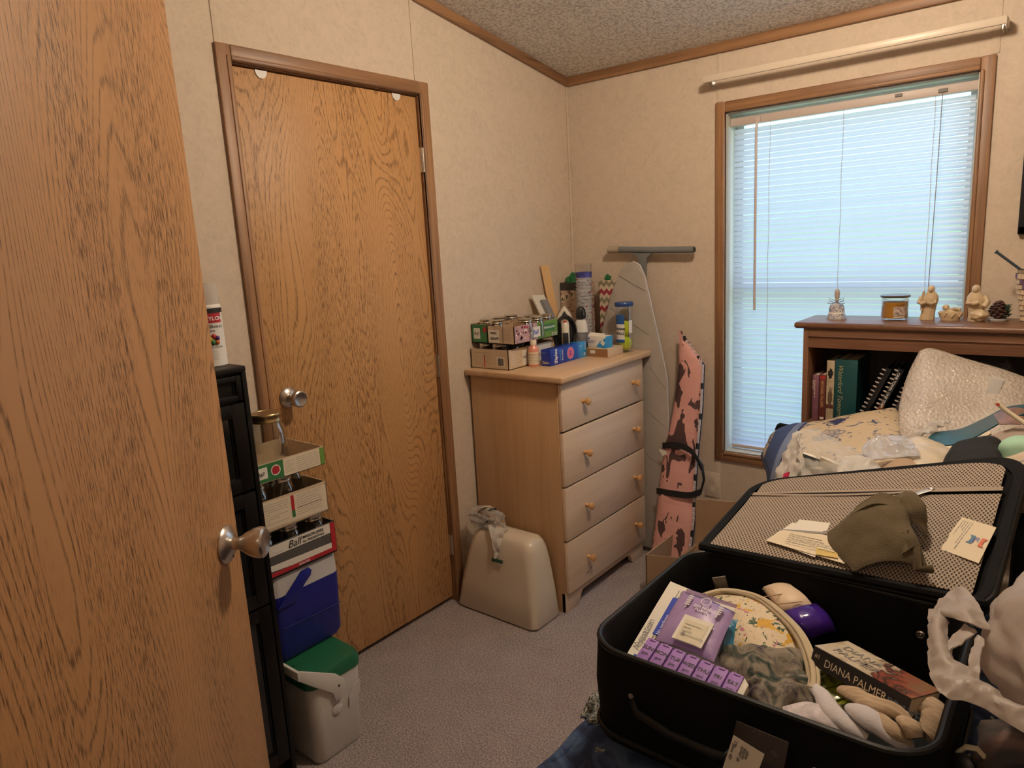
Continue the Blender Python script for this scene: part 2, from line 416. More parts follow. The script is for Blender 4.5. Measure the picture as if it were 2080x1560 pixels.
# closet door: casing, jamb, slab, knob, hinges
d1 = thing('door_1', 'closed oak closet door in the left wall', 'door', (0,-1.335,0), kind='structure')
del d1['category']
b = MB(); cw = .042
for (y0, y1, z0, z1, m) in ((DY0-cw,DY0+.004,0,DZ+cw,m_trim), (DY1-.004,DY1+cw,0,DZ+cw,m_trim), (DY0+.004,DY1-.004,DZ-.004,DZ+cw,m_trimy)):
    b.box((0,y0,z0), (.012,y1,z1), m, .004)
for (y0, y1, z0, z1, m) in ((DY0-.012,DY0+.002,0,DZ+.012,m_trim), (DY1-.002,DY1+.012,0,DZ+.012,m_trim), (DY0+.002,DY1-.002,DZ-.002,DZ+.012,m_trimy)):
    b.box((0,y0,z0), (.016,y1,z1), m, .004)
b.build('casing', d1)
b = MB(); b.box((-.11,DY0,0), (0,DY0+.006,DZ), m_trim); b.box((-.11,DY1-.006,0), (0,DY1,DZ), m_trim); b.box((-.11,DY0,DZ-.006), (0,DY1,DZ), m_trim)
b.build('jamb', d1)
MB().box((-.045,DY0+.010,.022), (-.008,DY1-.009,DZ-.011), m_oakdoor, .002).build('door_slab', d1)
def doorknob(parent, c, nrm, s=1., lock=True):
    nrm = Vector(nrm).normalized(); c = Vector(c)
    b = MB(); b.lathe([(0,0),(.033*s,0),(.0335*s,.003),(.031*s,.007),(.022*s,.011),(.016*s,.015),(.0,.0155)], m_nickel, 32, c, c+nrm)
    r = b.build('rosette', parent)
    b = MB(); b.lathe([(.0135*s,.008),(.0115*s,.018),(.011*s,.024),(.0135*s,.030),(.0205*s,.040),(.0255*s,.051),(.0275*s,.060),(.0262*s,.067),(.022*s,.070),(.012*s,.0675),(0,.066)], m_nickel, 32, c, c+nrm)
    b.build('door_knob', parent)
    side = nrm.cross(V(0,0,1)); q = c-V(0,0,.021)*s+nrm*.008
    MB().cyl(q, q+nrm*.004, .0032, m_black).build('latch_button', r)
doorknob(d1, (-.008,-1.638,1.010), (1,0,0), 1.0)
for z in (1.775, 1.0, .25):
    b = MB()
    for i in range(5): b.cyl((.004,DY1-.004,z-.043+i*.0176), (.004,DY1-.004,z-.043+i*.0176+.0168), .0052, m_nickel, n=12)
    b.box((-.008,DY1-.012,z-.043), (.001,DY1+.004,z+.045), m_nickel)
    b.build('hinge', d1)
for y in (-1.603,-1.068):
    b = MB(); pts = [(y+.02*math.cos(a), DZ-.011-.02*abs(math.sin(a))*1.15) for a in [PI*i/12 for i in range(13)]]
    b.prism(pts, -.008, -.004, m_white, 'x'); b.build('door_bumper', d1, 'white half-round stick-on disc')

# entry door, standing open beside the viewer
E_ = V(.796,-2.287,0); hh = V(-.635,.773,0).normalized(); HN = E_-hh*.76
nr = V(hh.y,-hh.x,0)   # faces the room side seen here
d2 = thing('door_2', 'open oak entry door in the left foreground', 'door', HN, math.atan2(hh.y,hh.x), kind='structure'); del d2['category']
def DP(x, y, z): return HN+hh*x+nr*y+V(0,0,z)
b = MB(); b.T = Matrix.Translation(HN) @ Matrix.Rotation(math.atan2(hh.y,hh.x), 4, 'Z')
b.box((0,0,.018), (.76,.036,2.0), m_neardoor, .002); b.build('door_slab', d2)
doorknob(d2, DP(.703,0,.970), nr, 1.0)
b = MB(); 
for z in (.95,):
    b.T = Matrix.Translation(HN) @ Matrix.Rotation(math.atan2(hh.y,hh.x), 4, 'Z'); b.box((.7595,.006,z-.03), (.7612,.030,z+.07), m_nickel, .0005)
b.build('latch_plate', d2)

# window
w1 = thing('window_1', 'window in the back wall', 'window', (1.2,0,WZ0), kind='structure'); del w1['category']
b = MB(); cw = .042
for (x0, x1, z0, z1, m) in ((WX0-cw,WX0,WZ0-cw,WZ1+cw,m_trim), (WX1,WX1+cw,WZ0-cw,WZ1+cw,m_trim), (WX0,WX1,WZ1,WZ1+cw,m_trimx), (WX0,WX1,WZ0-cw,WZ0,m_trimx)):
    b.box((x0,-.013,z0), (x1,0,z1), m, .004)
for (x0, x1, z0, z1, m) in ((WX0-.014,WX0,WZ0,WZ1,m_trim), (WX1,WX1+.014,WZ0,WZ1,m_trim), (WX0,WX1,WZ1,WZ1+.014,m_trimx), (WX0,WX1,WZ0-.014,WZ0,m_trimx)):
    b.box((x0,-.019,z0), (x1,0,z1), m, .005)
b.build('window_casing', w1)
m_liner = streak('pale_liner', (.62,.60,.52), (.46,.44,.37), 'z', .5)
b = MB(); b.box((WX0-.004,0,WZ0), (WX0+.004,.135,WZ1), m_liner); b.box((WX1-.004,0,WZ0), (WX1+.004,.135,WZ1), m_liner); b.box((WX0,0,WZ1-.004), (WX1,.135,WZ1+.004), m_liner)
b.build('jamb_liner', w1)
MB().box((WX0+.004,-.002,WZ0-.004), (WX1-.004,.135,WZ0+.004), m_liner, .001).build('window_sill', w1)
b = MB(); fw = .035
b.box((WX0+.004,.10,WZ0+.004), (WX0+fw,.125,WZ1-.004), m_white); b.box((WX1-fw,.10,WZ0+.004), (WX1-.004,.125,WZ1-.004), m_white)
b.box((WX0+fw,.10,WZ0+.004), (WX1-fw,.125,WZ0+fw), m_white); b.box((WX0+fw,.10,WZ1-fw), (WX1-fw,.125,WZ1-.004), m_white); b.box((WX0+fw,.10,1.20), (WX1-fw,.125,1.235), m_white)
fr = b.build('window_frame', w1)
n = N('window_pane'); tr = n.n('ShaderNodeBsdfTransparent'); gl = n.n('ShaderNodeBsdfGlossy'); gl.inputs['Roughness'].default_value = .02; x = n.n('ShaderNodeMixShader'); x.inputs[0].default_value = .06
n.l(tr.outputs[0], x.inputs[1]); n.l(gl.outputs[0], x.inputs[2]); n.l(x.outputs[0], n.out.inputs[0]); m_pane = n.m
MB().box((WX0+fw,.112,WZ0+fw), (WX1-fw,.115,1.20), m_pane).build('window_glass', fr)
MB().box((WX0+fw,.112,1.235), (WX1-fw,.115,WZ1-fw), m_pane).build('window_glass', fr)

# mini blind
n = N('blind_slat'); t = n.n('ShaderNodeBsdfTranslucent'); t.inputs[0].default_value = (.52,.56,.62,1); n.set(Base_Color=(.50,.54,.60), Roughness=.35)
x = n.n('ShaderNodeMixShader'); x.inputs[0].default_value = .5; n.l(n.b.outputs[0], x.inputs[1]); n.l(t.outputs[0], x.inputs[2]); n.l(x.outputs[0], n.out.inputs[0]); m_slat = n.m
m_rail = M('blind_rail', (.56,.47,.43), .45)
bl = thing('mini_blind', 'white horizontal mini blind closed over the bright window', 'window blind', (1.2,.05,.52))
BX0, BX1 = .786, 1.617
MB().box((WX0+.006,.030,1.872), (WX1-.006,.062,1.903), m_rail, .002).build('headrail', bl)
b = MB(); np_ = 6; pitch = .0214; z = .545; rg = random.Random(4)
while z < 1.865:
    tl = R_(80)+rg.uniform(-.03,.03); vs = []; dz = rg.uniform(-.0006,.0006)
    for xx in (BX0, BX1):
        for i in range(np_+1):
            q = (i/np_-.5)*.0200; cr = .0018*(1-(2*i/np_-1)**2)
            vs.append((xx, .048+q*math.cos(tl)-cr*math.sin(tl), z+dz+q*math.sin(tl)+cr*math.cos(tl)))
    b.add(vs, [[i, i+1, i+2+np_, i+1+np_] for i in range(np_)], m_slat); z += pitch
b.build('slats', bl)
MB().box((BX0,.036,.520), (BX1,.060,.534), m_rail, .003).build('bottom_rail', bl)
for xx in (.935,1.205,1.50):
    MB().tube([(xx+.001*math.sin(i*.9),.0345,1.872-i*.0448) for i in range(31)], .0008, m_rail, 5).build('ladder_cord', bl)
b = MB(); b.box((.876,.020,1.872), (.900,.030,1.898), m_rail, .002); b.tube([(.888,.020,1.875),(.888,.014,1.84),(.889,.012,1.5),(.890,.012,1.13)], .0050, m_rail, 6); b.build('tilt_wand', bl)
b = MB(); b.tube([(1.522,.022,1.875),(1.520,.020,1.6),(1.515,.018,1.24),(1.512,.018,1.10)], .0013, m_grayink, 6); b.cyl((1.512,.018,1.07), (1.512,.018,1.10), .004, m_rail, .002); b.build('pull_cord', bl)
MB().box((1.508,.024,1.880), (1.536,.030,1.892), m_grayink, .001).build('cord_clip', bl)
MB().box((1.375,.024,1.888), (1.398,.030,1.898), m_grayink, .001).build('cord_clip', bl)

# curtain rod
m_rod = M('cream_enamel', (.70,.60,.48), .35)
cr = thing('curtain_rod', 'cream metal curtain rod mounted on the wall above the window', 'curtain rod', (1.2,-.05,2.04))
b = MB(); b.box((.706,-.088,2.036), (1.700,-.078,2.062), m_rod, .004); b.box((.706,-.086,2.036), (.712,-.006,2.062), m_rod, .002); b.box((1.694,-.086,2.036), (1.700,-.006,2.062), m_rod, .002); b.build('rod', cr)
for xx in (.712,1.680):
    b = MB(); b.box((xx,-.004,2.025), (xx+.014,-.001,2.065), m_nickel); b.box((xx+.005,-.03,2.030), (xx+.008,-.003,2.050), m_nickel); b.cyl((xx+.007,-.010,2.032), (xx+.007,-.003,2.032), .004, m_nickel); b.build('bracket', cr)

# framed picture at the right
pf = thing('picture_frame', 'black framed picture hanging on the wall right of the window', 'picture frame', (1.95,-.012,1.39))
b = MB(); PX0, PX1, PZ0, PZ1 = 1.765, 2.20, 1.393, 1.885
m_pfr = M('black_frame', (.010,.011,.016), .35)
for (x0,x1,z0,z1) in ((PX0,PX0+.028,PZ0,PZ1),(PX1-.028,PX1,PZ0,PZ1),(PX0,PX1,PZ0,PZ0+.028),(PX0,PX1,PZ1-.028,PZ1)): b.box((x0,-.024,z0),(x1,-.002,z1), m_pfr, .004)
b.build('frame', pf)
n = N('picture_print'); g = n.noise(n.mapping((1,1,1)), 14, 5, .6); n.set(Base_Color=n.ramp(g, [(.35,(.02,.05,.04)),(.5,(.10,.20,.16)),(.65,(.45,.5,.45))]), Roughness=.1)
MB().box((PX0+.025,-.014,PZ0+.025),(PX1-.025,-.006,PZ1-.025), n.m).build('print', pf)

# wall outlet low on the window wall
ot = thing('wall_outlet', 'beige outlet plate low on the wall beside the camouflage case', 'outlet', (.715,-.003,.34))
b = MB(); b.box((.68,-.006,.285), (.75,-.0005,.40), m_rod, .002); b.build('plate', ot)
for z in (.318,.367): MB().box((.702,-.0075,z-.014),(.728,-.005,z+.014), m_rod, .003).build('socket', ot)

# ================================================================= DRESSER
dr = thing('dresser', 'light maple four drawer dresser standing in the corner', 'dresser', (.24,-.48,0))
DX = .447; DT = .963
b = MB()
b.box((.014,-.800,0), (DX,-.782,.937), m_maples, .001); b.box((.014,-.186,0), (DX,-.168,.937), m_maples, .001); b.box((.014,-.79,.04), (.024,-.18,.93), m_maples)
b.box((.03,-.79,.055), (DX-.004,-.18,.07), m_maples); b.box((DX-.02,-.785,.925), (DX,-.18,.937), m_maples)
b.box((DX-.025,-.782,.20), (DX-.008,-.186,.93), m_black)
b.build('carcass', dr)
b = MB()
b.prism([(-.800,0),(-.715,0),(-.700,.012),(-.688,.040),(-.672,.052),(-.30,.052),(-.285,.040),(-.272,.012),(-.258,0),(-.168,0),(-.168,.082),(-.800,.082)], DX-.016, DX+.001, m_maple, 'x', .001); b.build('plinth', dr)
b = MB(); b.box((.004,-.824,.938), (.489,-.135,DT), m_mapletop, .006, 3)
b.build('top', dr)
for z0, z1 in ((.747,.933),(.527,.739),(.305,.520),(.085,.298)):
    b = MB()
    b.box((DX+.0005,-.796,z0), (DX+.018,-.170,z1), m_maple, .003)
    if z0 < .1:
        for q, (yy, zz, ww) in enumerate(((-.674,.118,.022),(-.640,.128,.010))): b.slab([(DX+.018,yy,zz),(DX+.018,yy+ww,zz+.006),(DX+.018,yy+ww*.8,zz+.013),(DX+.018,yy+.002,zz+.006)], .0004, m_grayink, 0, (1,0,0))
    f = b.build('drawer', dr)
    for y in (-.655,-.262):
        b = MB(); zc = (z0+z1)/2; b.lathe([(.0085,0),(.0085,.003),(.006,.007),(.0062,.014),(.0125,.019),(.0152,.025),(.0138,.031),(.008,.0345),(0,.035)], m_knob, 20, (DX+.018,y,zc), (DX+1.018,y,zc)); b.build('drawer_knob', f)

# ---------------------------------------------------------------- small things on the dresser
def open_box(name, label, lo, hi, mo, minn, faces=None, t=.003, rz=0, loc=None, bottom=True, cat='box', group=None):
    """an open-topped carton; faces(b) paints prints on the walls"""
    c = ((lo[0]+hi[0])/2, (lo[1]+hi[1])/2, lo[2]); th = thing(name, label, cat, c, group=group)
    b = MB(); x0,y0,z0 = lo; x1,y1,z1 = hi
    for (a0,a1,b0,b1) in ((x0,x0+t,y0,y1),(x1-t,x1,y0,y1),(x0,x1,y0,y0+t),(x0,x1,y1-t,y1)):
        b.box((a0,b0,z0),(a1,b1,z1), mo)
    b.box((x0,y0,z0),(x1,y1,z0+t), mo)
    if faces: faces(b)
    b.build('tray', th); return th
JARS = {}
def jar(kind, loc, r, h, label, group, lidm, cat='jar'):
    key = (kind,)
    if key in JARS: return copy_thing(JARS[key], loc, random.Random(str(loc)).uniform(0,6), label, group)
    t = thing('mason_jar', label, cat, loc, group=group); x, y, z = loc
    b = MB(); p = [(0,.003),(r*.8,0),(r*.97,.006),(r,.02),(r,h*.62),(r*.97,h*.70),(r*.86,h*.79),(r*.80,h*.84),(r*.80,h*.93)]
    b.lathe(p, m_jar, 28, loc)
    b.text('Ball', (x-.5*r,y-r*.98,z+h*.40), (1,0,0), (0,0,1), r*.5, m_jar, shear=.3)
    b.build('glass', t)
    b = MB(); b.lathe([(r*.80,h*.865),(r*.86,h*.865),(r*.865,h*.88),(r*.845,h*.89),(r*.845,h*.955),(r*.865,h*.965),(r*.865,h*.985),(r*.83,h),(r*.72,h),(r*.70,h*.992),(0,h*.992)], lidm, 28, loc)
    b.build('lid', t); JARS[key] = t; return t
ZT = DT
def barcode(b, o, right, up, wd, hg, m=None, n=14, seed=2):
    rg = random.Random(seed); r = Vector(right).normalized(); u = Vector(up).normalized(); nn = r.cross(u); x = 0
    while x < wd:
        l = rg.choice((.012,.02,.035))*wd*1.4; p = Vector(o)+r*x+nn*.0004; b.add([p,p+r*l,p+r*l+u*hg,p+u*hg],[[0,1,2,3]], m or m_ink); x += l+rg.choice((.02,.035))*wd
def f1(b):
    y = -.7805; b.lines((.02,y,1.028),(1,0,0),(0,0,1),.17,1,.01,m_grayink,.0014)
    b.slab([(.078,y,.972),(.083,y,.972),(.083,y,1.018),(.078,y,1.018)],.0003,m_red,0,(0,-1,0))
    b.lines((.025,y,1.012),(1,0,0),(0,0,1),.045,4,.009,m_grayink,.001); b.lines((.09,y,1.012),(1,0,0),(0,0,1),.045,4,.009,m_grayink,.001)
    b.slab([(.145,y,.976),(.185,y,.976),(.185,y,1.014),(.145,y,1.014)],.0002,m_paper,0,(0,-1,0)); barcode(b,(.15,y-.0003,.98),(1,0,0),(0,0,1),.03,.03)
    x = .2055; b.lines((x,-.765,1.034),(0,1,0),(0,0,1),.07,8,.008,m_whiteink,.0014)
    b.slab([(x,-.69,.972),(x,-.662,.972),(x,-.662,1.03),(x,-.69,1.03)],.0003,m_paper,0,(1,0,0)); b.text('Ball',(x+.0004,-.688,.998),(0,1,0),(0,0,1),.016,m_ink,shear=.3)
    b.slab([(x,-.60,.972),(x,-.49,.972),(x,-.49,1.04),(x,-.60,1.04)],.0003,m_paper,0,(1,0,0)); b.text('Ball',(x+.0004,-.585,.99),(0,1,0),(0,0,1),.022,m_red,shear=.3)
lowb = open_box('jar_carton', 'tan jar carton with printed instructions, bottom one on the dresser', (.008,-.780,ZT), (.205,-.465,ZT+.080), m_cardl, m_card, f1)
gj = 'mason jars in the lower carton on the dresser'
LOWL = ('leftmost front jar, its lid showing between the lower and upper dresser cartons','front jar right of the leftmost one in the lower dresser carton','second row jar nearest the wall in the lower dresser carton','second row jar on the drawer side in the lower dresser carton','third row jar behind the pink bottle in the lower dresser carton','third row jar nearest the wall in the lower dresser carton')
for i,(x,y) in enumerate(((.055,-.735),(.125,-.735),(.055,-.655),(.125,-.655),(.165,-.575),(.09,-.575))):
    jar('half', (x,y,ZT+.0035), .034, .098, LOWL[i], gj, m_lidmetal)
def f2(b):   # pale side plus printed pink and green side
    y = -.7705; x0 = .100
    b.slab([(x0+.002,y,1.070),(x0+.055,y,1.070),(x0+.058,y,1.122),(x0-.001,y,1.122)],.0004,m_paper,0,(0,-1,0))
    b.text('PINKS',(x0+.012,y-.0006,1.105),(1,0,0),(0,0,1),.012,m_ink,.02); b.text('GRAPE',(x0+.010,y-.0006,1.082),(1,0,0),(0,0,1),.015,m_ink,.02)
    b.lines((x0+.064,y,1.122),(1,0,0),(0,0,1),.055,7,.007,m_grayink,.0009,seed=4)
    x = .2335; rg = random.Random(3)
    b.slab([(x,-.767,1.068),(x,-.62,1.068),(x,-.62,1.136),(x,-.767,1.136)],.0003,M('photo_mauve',(.45,.28,.30),.5,var=(60,.3)),0,(1,0,0))
    for i in range(26):
        yy = rg.uniform(-.765,-.64); zz = rg.uniform(1.072,1.128); s_ = rg.uniform(.005,.012)
        b.slab([(x,yy,zz),(x,yy+s_,zz-s_*.3),(x,yy+s_*1.1,zz+s_*.6),(x,yy+s_*.3,zz+s_*.7)],.0003,rg.choice((m_red,M('plum_print',(.12,.02,.05),.5),m_paper)),.0004,(1,0,0))
    b.slab([(x,-.62,1.068),(x,-.478,1.068),(x,-.478,1.136),(x,-.62,1.136)],.0003,m_greenl,0,(1,0,0))
    b.slab([(x,-.655,1.078),(x,-.600,1.078),(x,-.600,1.120),(x,-.655,1.120)],.0003,m_white,.0006,(1,0,0)); b.text('Ball',(x+.0012,-.652,1.090),(0,1,0),(0,0,1),.026,m_blue,.01,shear=.3)
    b.slab([(x,-.575,1.092),(x,-.500,1.092),(x,-.500,1.122),(x,-.575,1.122)],.0003,m_green,.0005,(1,0,0)); b.text('MASON JARS',(x+.001,-.571,1.104),(0,1,0),(0,0,1),.0125,m_whiteink,.02)
    b.slab([(x,-.520,1.070),(x,-.485,1.070),(x,-.485,1.082),(x,-.520,1.082)],.0003,m_paper,.0005,(1,0,0)); barcode(b,(x+.0006,-.518,1.071),(0,1,0),(0,0,1),.03,.009)
    for (a0,b0,a1,b1) in ((.135,-.77,.135,-.48),(.175,-.77,.175,-.48)): b.box((a0-.001,b0,1.066),(a0+.001,b1,1.142),m_card)
    for yy in (-.70,-.62,-.55): b.box((.098,yy-.001,1.066),(.233,yy+.001,1.142),m_card)
upb = open_box('jar_carton', 'jar carton with handwritten note, pink photo print and green end, on top of the jars', (.096,-.770,ZT+.1015), (.233,-.478,1.136), m_cardl, m_card, f2)
def f3(b):
    y = -.7655; b.slab([(.009,y,1.068),(.090,y,1.068),(.090,y,1.140),(.009,y,1.140)],.0003,m_green,0,(0,-1,0))
    b.slab([(.018,y,1.082),(.052,y,1.082),(.052,y,1.126),(.018,y,1.126)],.0003,m_paper,.0004,(0,-1,0)); b.text('Ball',(.020,y-.0009,1.098),(1,0,0),(0,0,1),.018,m_ink,shear=.3)
    b.blob((.078,y,1.12),(.012,.0006,.014),m_red,amp=.3)
open_box('jar_carton', 'dark green jar carton against the wall at the left end of the dresser top', (.006,-.765,ZT+.1015), (.093,-.50,1.142), m_card, m_card, f3)
gj2 = 'mason jars poking out of the upper cartons on the dresser'
for i,(x,y) in enumerate(((.05,-.72),(.05,-.64),(.115,-.735),(.155,-.735),(.205,-.66),(.205,-.585),(.15,-.55),(.198,-.513),(.05,-.56))):
    if i in (3,): continue
    jar('tall', (x,y,ZT+.1055), .0335, .088, ('front jar in the dark green carton on the dresser','second jar in the dark green carton on the dresser','front corner jar in the carton with the handwritten note','','jar above the mauve photo print in the upper dresser carton','jar above the white logo patch of the upper dresser carton','jar on the wall side at the far end of the upper dresser carton','shiny lidded jar at the far right end of the upper dresser carton, beside the iron','third jar in the dark green carton, farthest along the wall')[i], gj2, m_lidmetal)
# pink medicine bottle
mb = thing('medicine_bottle', 'pink liquid medicine bottle with a white cap in front of the cartons', 'bottle', (.236,-.655,ZT))
c = (.236,-.655,ZT); m_pinkliq = M('pink_liquid', (.72,.30,.22), .25)
b = MB(); b.lathe([(0,0),(.020,0),(.0225,.004),(.0225,.066),(.021,.074),(.013,.084),(.0115,.087),(.0115,.09)], m_pinkliq, 28, c)
b.build('body', mb)
b = MB(); b.lathe([(.0229,.010),(.0229,.060)], m_cream, 28, c)
for i in range(6): b.lathe([(.0231,.019+i*.0065),(.0231,.0205+i*.0065)], m_red if i == 5 else m_grayink, 28, c)
b.build('label', mb)
b = MB(); b.lathe([(.0135,.088),(.0135,.103),(.012,.106),(0,.106)], m_cream, 20, c); b.build('cap', mb)
# zip bag box
ZX0,ZX1,ZY0,ZY1,ZZ = .262,.308,-.640,-.375,ZT+.066
zb = thing('zip_bag_box', 'blue box of resealable bags lying at the front of the dresser top', 'box', (.285,-.5,ZT))
n = N('zip_box_print'); v = n.coord(); s_ = n.n('ShaderNodeSeparateXYZ'); n.l(v, s_.inputs[0]); n.set(Base_Color=n.ramp(n.math('ADD', n.math('MULTIPLY', s_.outputs[1], 3.6), .5), [(.35,(.010,.03,.30)),(.68,(.012,.10,.50)),(.80,(.03,.33,.75))]), Roughness=.25)
b = MB(); b.box((ZX0,ZY0,ZT),(ZX1,ZY1,ZZ), n.m, .001)
x = ZX1
b.text('Ziploc',(x,-.594,ZT+.006),(0,0,1),(0,-1,0),.0235,m_whiteink,.025) 
b.text('STRONG',(x,-.566,ZT+.014),(0,0,1),(0,-1,0),.011,m_cyan,.02); b.text('SEAL BAGS',(x,-.552,ZT+.012),(0,0,1),(0,-1,0),.009,m_whiteink,.02)
b.lathe([(0,0),(.027,0),(.027,.0006),(0,.0006)], m_cyan, 32, (x,-.497,ZT+.034),(x+1,-.497,ZT+.034)); b.lathe([(0,0),(.0245,0),(.0245,.0009),(0,.0009)], m_pinkp, 32, (x,-.497,ZT+.034),(x+1,-.497,ZT+.034))
b.text('Z',(x+.0010,-.506,ZT+.026),(0,1,0),(0,0,1),.022,m_blue,.03); b.lines((x+.0004,-.43,ZT+.05),(0,1,0),(0,0,1),.035,2,.012,m_whiteink,.0012)
b.lathe([(.0035,0),(.006,0),(.006,.0006),(.0035,.0006)], m_whiteink, 20, (x,-.392,ZT+.014),(x+1,-.392,ZT+.014)); b.text('FREEZER',(x,-.382,ZT+.030),(0,0,1),(0,-1,0),.009,m_whiteink)
b.text('Ziploc',(ZX0+.005,ZY0,ZT+.010),(1,0,0),(0,0,1),.0135,m_cream,.02); b.lines((ZX0+.006,ZY0,ZT+.055),(1,0,0),(0,0,1),.03,2,.005,m_greenl,.001)
b.build('carton', zb)
# flat brown box with bandage box on top
bb = thing('shipping_box', 'small flat brown cardboard box under the bandage box', 'box', (.36,-.33,ZT))
b = MB(); b.box((.300,-.372,ZT),(.412,-.245,ZT+.035), m_cardl, .001); b.slab([(.3005,-.3724,ZT),(.4115,-.3724,ZT),(.4115,-.3724,ZT+.035),(.3005,-.3724,ZT+.035)],.0003,M('brown_box_face',(.30,.155,.06),.6),0,(0,-1,0))
b.slab([(.325,-.3727,ZT+.014),(.350,-.3727,ZT+.014),(.350,-.3727,ZT+.028),(.325,-.3727,ZT+.028)],.0003,m_paper,0,(0,-1,0)); b.build('carton', bb)
b2 = thing('bandage_box', 'white and blue opened bandage box on the flat brown box', 'box', (.35,-.30,ZT+.035))
b = MB(); Z1 = ZT+.0355; b.box((.303,-.355,Z1),(.392,-.30,Z1+.050), m_paper, .001); b.slab([(.3925,-.355,Z1),(.3925,-.30,Z1),(.3925,-.30,Z1+.05),(.3925,-.355,Z1+.05)],.0004,m_cyan,0,(1,0,0))
b.slab([(.303,-.355,Z1+.05),(.385,-.352,Z1+.050),(.378,-.335,Z1+.060),(.308,-.338,Z1+.063)],.001,m_paper,0,(0,0,1))
b.prism([(.345,Z1+.005),(.365,Z1+.028),(.388,Z1+.042),(.392,Z1+.042),(.392,Z1),(.388,Z1)], -.3556,-.3552, m_cyan); b.prism([(.366,Z1+.022),(.380,Z1+.010),(.390,Z1+.022),(.378,Z1+.036)], -.356,-.3556, m_paper)
b.lathe([(0,0),(.004,0),(.004,.0006),(0,.0006)], m_blue, 16, (.309,-.355,Z1+.040),(.309,-1.355,Z1+.040))
b.text('Flexible Plastic',(.306,-.3556,Z1+.029),(1,0,0),(0,0,1),.0065,m_blue); b.text('BANDAGES',(.306,-.3556,Z1+.022),(1,0,0),(0,0,1),.006,m_blue,.02); b.build('carton', b2)
# tennis ball tube
tb = thing('tennis_ball_tube', 'clear tube of yellow tennis balls with a blue lid', 'container', (.398,-.205,ZT))
c = V(.398,-.205,ZT)
b = MB(); b.lathe([(0,.002),(.035,.001),(.0365,.004),(.0365,.205)], m_clear, 36, c); b.build('tube', tb)
b = MB(); b.lathe([(.039,.200),(.0405,.203),(.0405,.214),(.038,.218),(0,.218)], M('blue_lid',(.02,.06,.22),.35), 36, c); b.build('lid', tb)
b = MB(); pr = [(.0369,.055),(.0369,.15)]; 
def band(b, c, r, z0, z1, a0, a1, m, n=12):
    vs = []
    for i in range(n+1):
        a = a0+(a1-a0)*i/n; vs += [c+V(r*math.cos(a), r*math.sin(a), z0), c+V(r*math.cos(a), r*math.sin(a), z1)]
    b.add(vs, [[2*i,2*i+2,2*i+3,2*i+1] for i in range(n)], m)
band(b,c,.0369,.045,.165,R_(-130),R_(-60),m_white); band(b,c,.0371,.125,.165,R_(-130),R_(-60),M('navy_print',(.02,.09,.30),.4)); band(b,c,.0371,.045,.058,R_(-130),R_(-60),M('navy_print',0)); band(b,c,.0369,.085,.140,R_(-30),R_(5),m_white)
for i,(s1,z) in enumerate((('TENNIS',.100),('BALLS',.080))):
    a = R_(-88); p = c+V(.0376*math.cos(a),.0376*math.sin(a),z); b.text(s1,p,(math.cos(a+PI/2),math.sin(a+PI/2),0),(0,0,1),.014,m_ink,.03,align='CENTER')
b.build('wrap_label', tb)
for z in (.036,.0):
    pass
t_ = tag(MB().lathe([(0,0)]+[(.0325*math.sin(PI*i/14), .0325-.0325*math.cos(PI*i/14)) for i in range(1,14)]+[(0,.065)], M('tennis_yellow',(.62,.72,.03),.9,bump=(300,.6)), 28, c+V(0,0,.005)).build('tennis_ball'), 'yellow tennis ball at the bottom of the clear tube', 'ball')
tag(MB().lathe([(0,0)]+[(.0325*math.sin(PI*i/14), .0325-.0325*math.cos(PI*i/14)) for i in range(1,14)]+[(0,.065)], M('tennis_yellow',0), 28, c+V(.002,0,.0705)).build('tennis_ball'), 'upper yellow tennis ball, resting on the other inside the clear tube', 'ball')
# steam iron standing on its heel
ir = thing('steam_iron', 'black and white steam iron standing on its heel with wrapped cord', 'iron', (.205,-.40,ZT))
IX, IY = .205, -.382
Xi = Matrix.Translation(V(IX,IY,ZT)) @ Matrix.Rotation(R_(36),4,'Z')
# local: x right (camera side), -y toward viewer, z up; soleplate at back
m_ironw = M('iron_cream', (.66,.60,.48), .3); m_ironb = M('iron_black', (.015,.015,.016), .3)
def plan(s_, h): return [(-.052*s_,0),(.052*s_,0),(.056*s_,.06*h),(.048*s_,.13*h),(.028*s_,.185*h),(0,.225*h),(-.028*s_,.185*h),(-.048*s_,.13*h),(-.056*s_,.06*h)]
b = MB(); b.T = Xi; b.prism(plan(1,1.0), .018, .028, m_nickel); b.build('soleplate', ir)
b = MB(); b.T = Xi; b.prism(plan(.96,.97), -.012, .018, m_ironw, bev=.006); b.prism(plan(.80,.88), -.024, -.012, m_ironb, bev=.004)
b.box((-.045,-.05,0),(.045,.018,.012), m_ironw, .004); b.build('body', ir)
b = MB(); b.T = Xi; b.tube([(0,-.028,.150),(0,-.060,.140),(0,-.072,.11),(0,-.074,.06),(0,-.062,.025),(0,-.03,.012)], .017, m_ironw, 12, flat=.8); b.box((-.012,-.090,.035),(.012,-.078,.11), m_ironb, .004)
b.build('handle', ir)
b = MB(); b.T = Xi; b.lathe([(0,0),(.012,0),(.012,.006),(.009,.008),(0,.008)], m_ironb, 20, (0,-.045,.125),(0,-1.045,.125+.3)); b.box((-.008,-.062,.146),(.008,-.05,.158), m_red, .002); b.build('dial', ir)
b = MB(); b.T = Xi
for q in range(4):
    b.tube([((.040+.003*q)*math.cos(a)*1.0, -.040-.006*q+.012*math.sin(2*a), .100+(.068+.004*q)*math.sin(a)) for a in [2*PI*i/28 for i in range(28)]], .0036, m_ironb, 6, closed=True)
b.build('cord', ir)
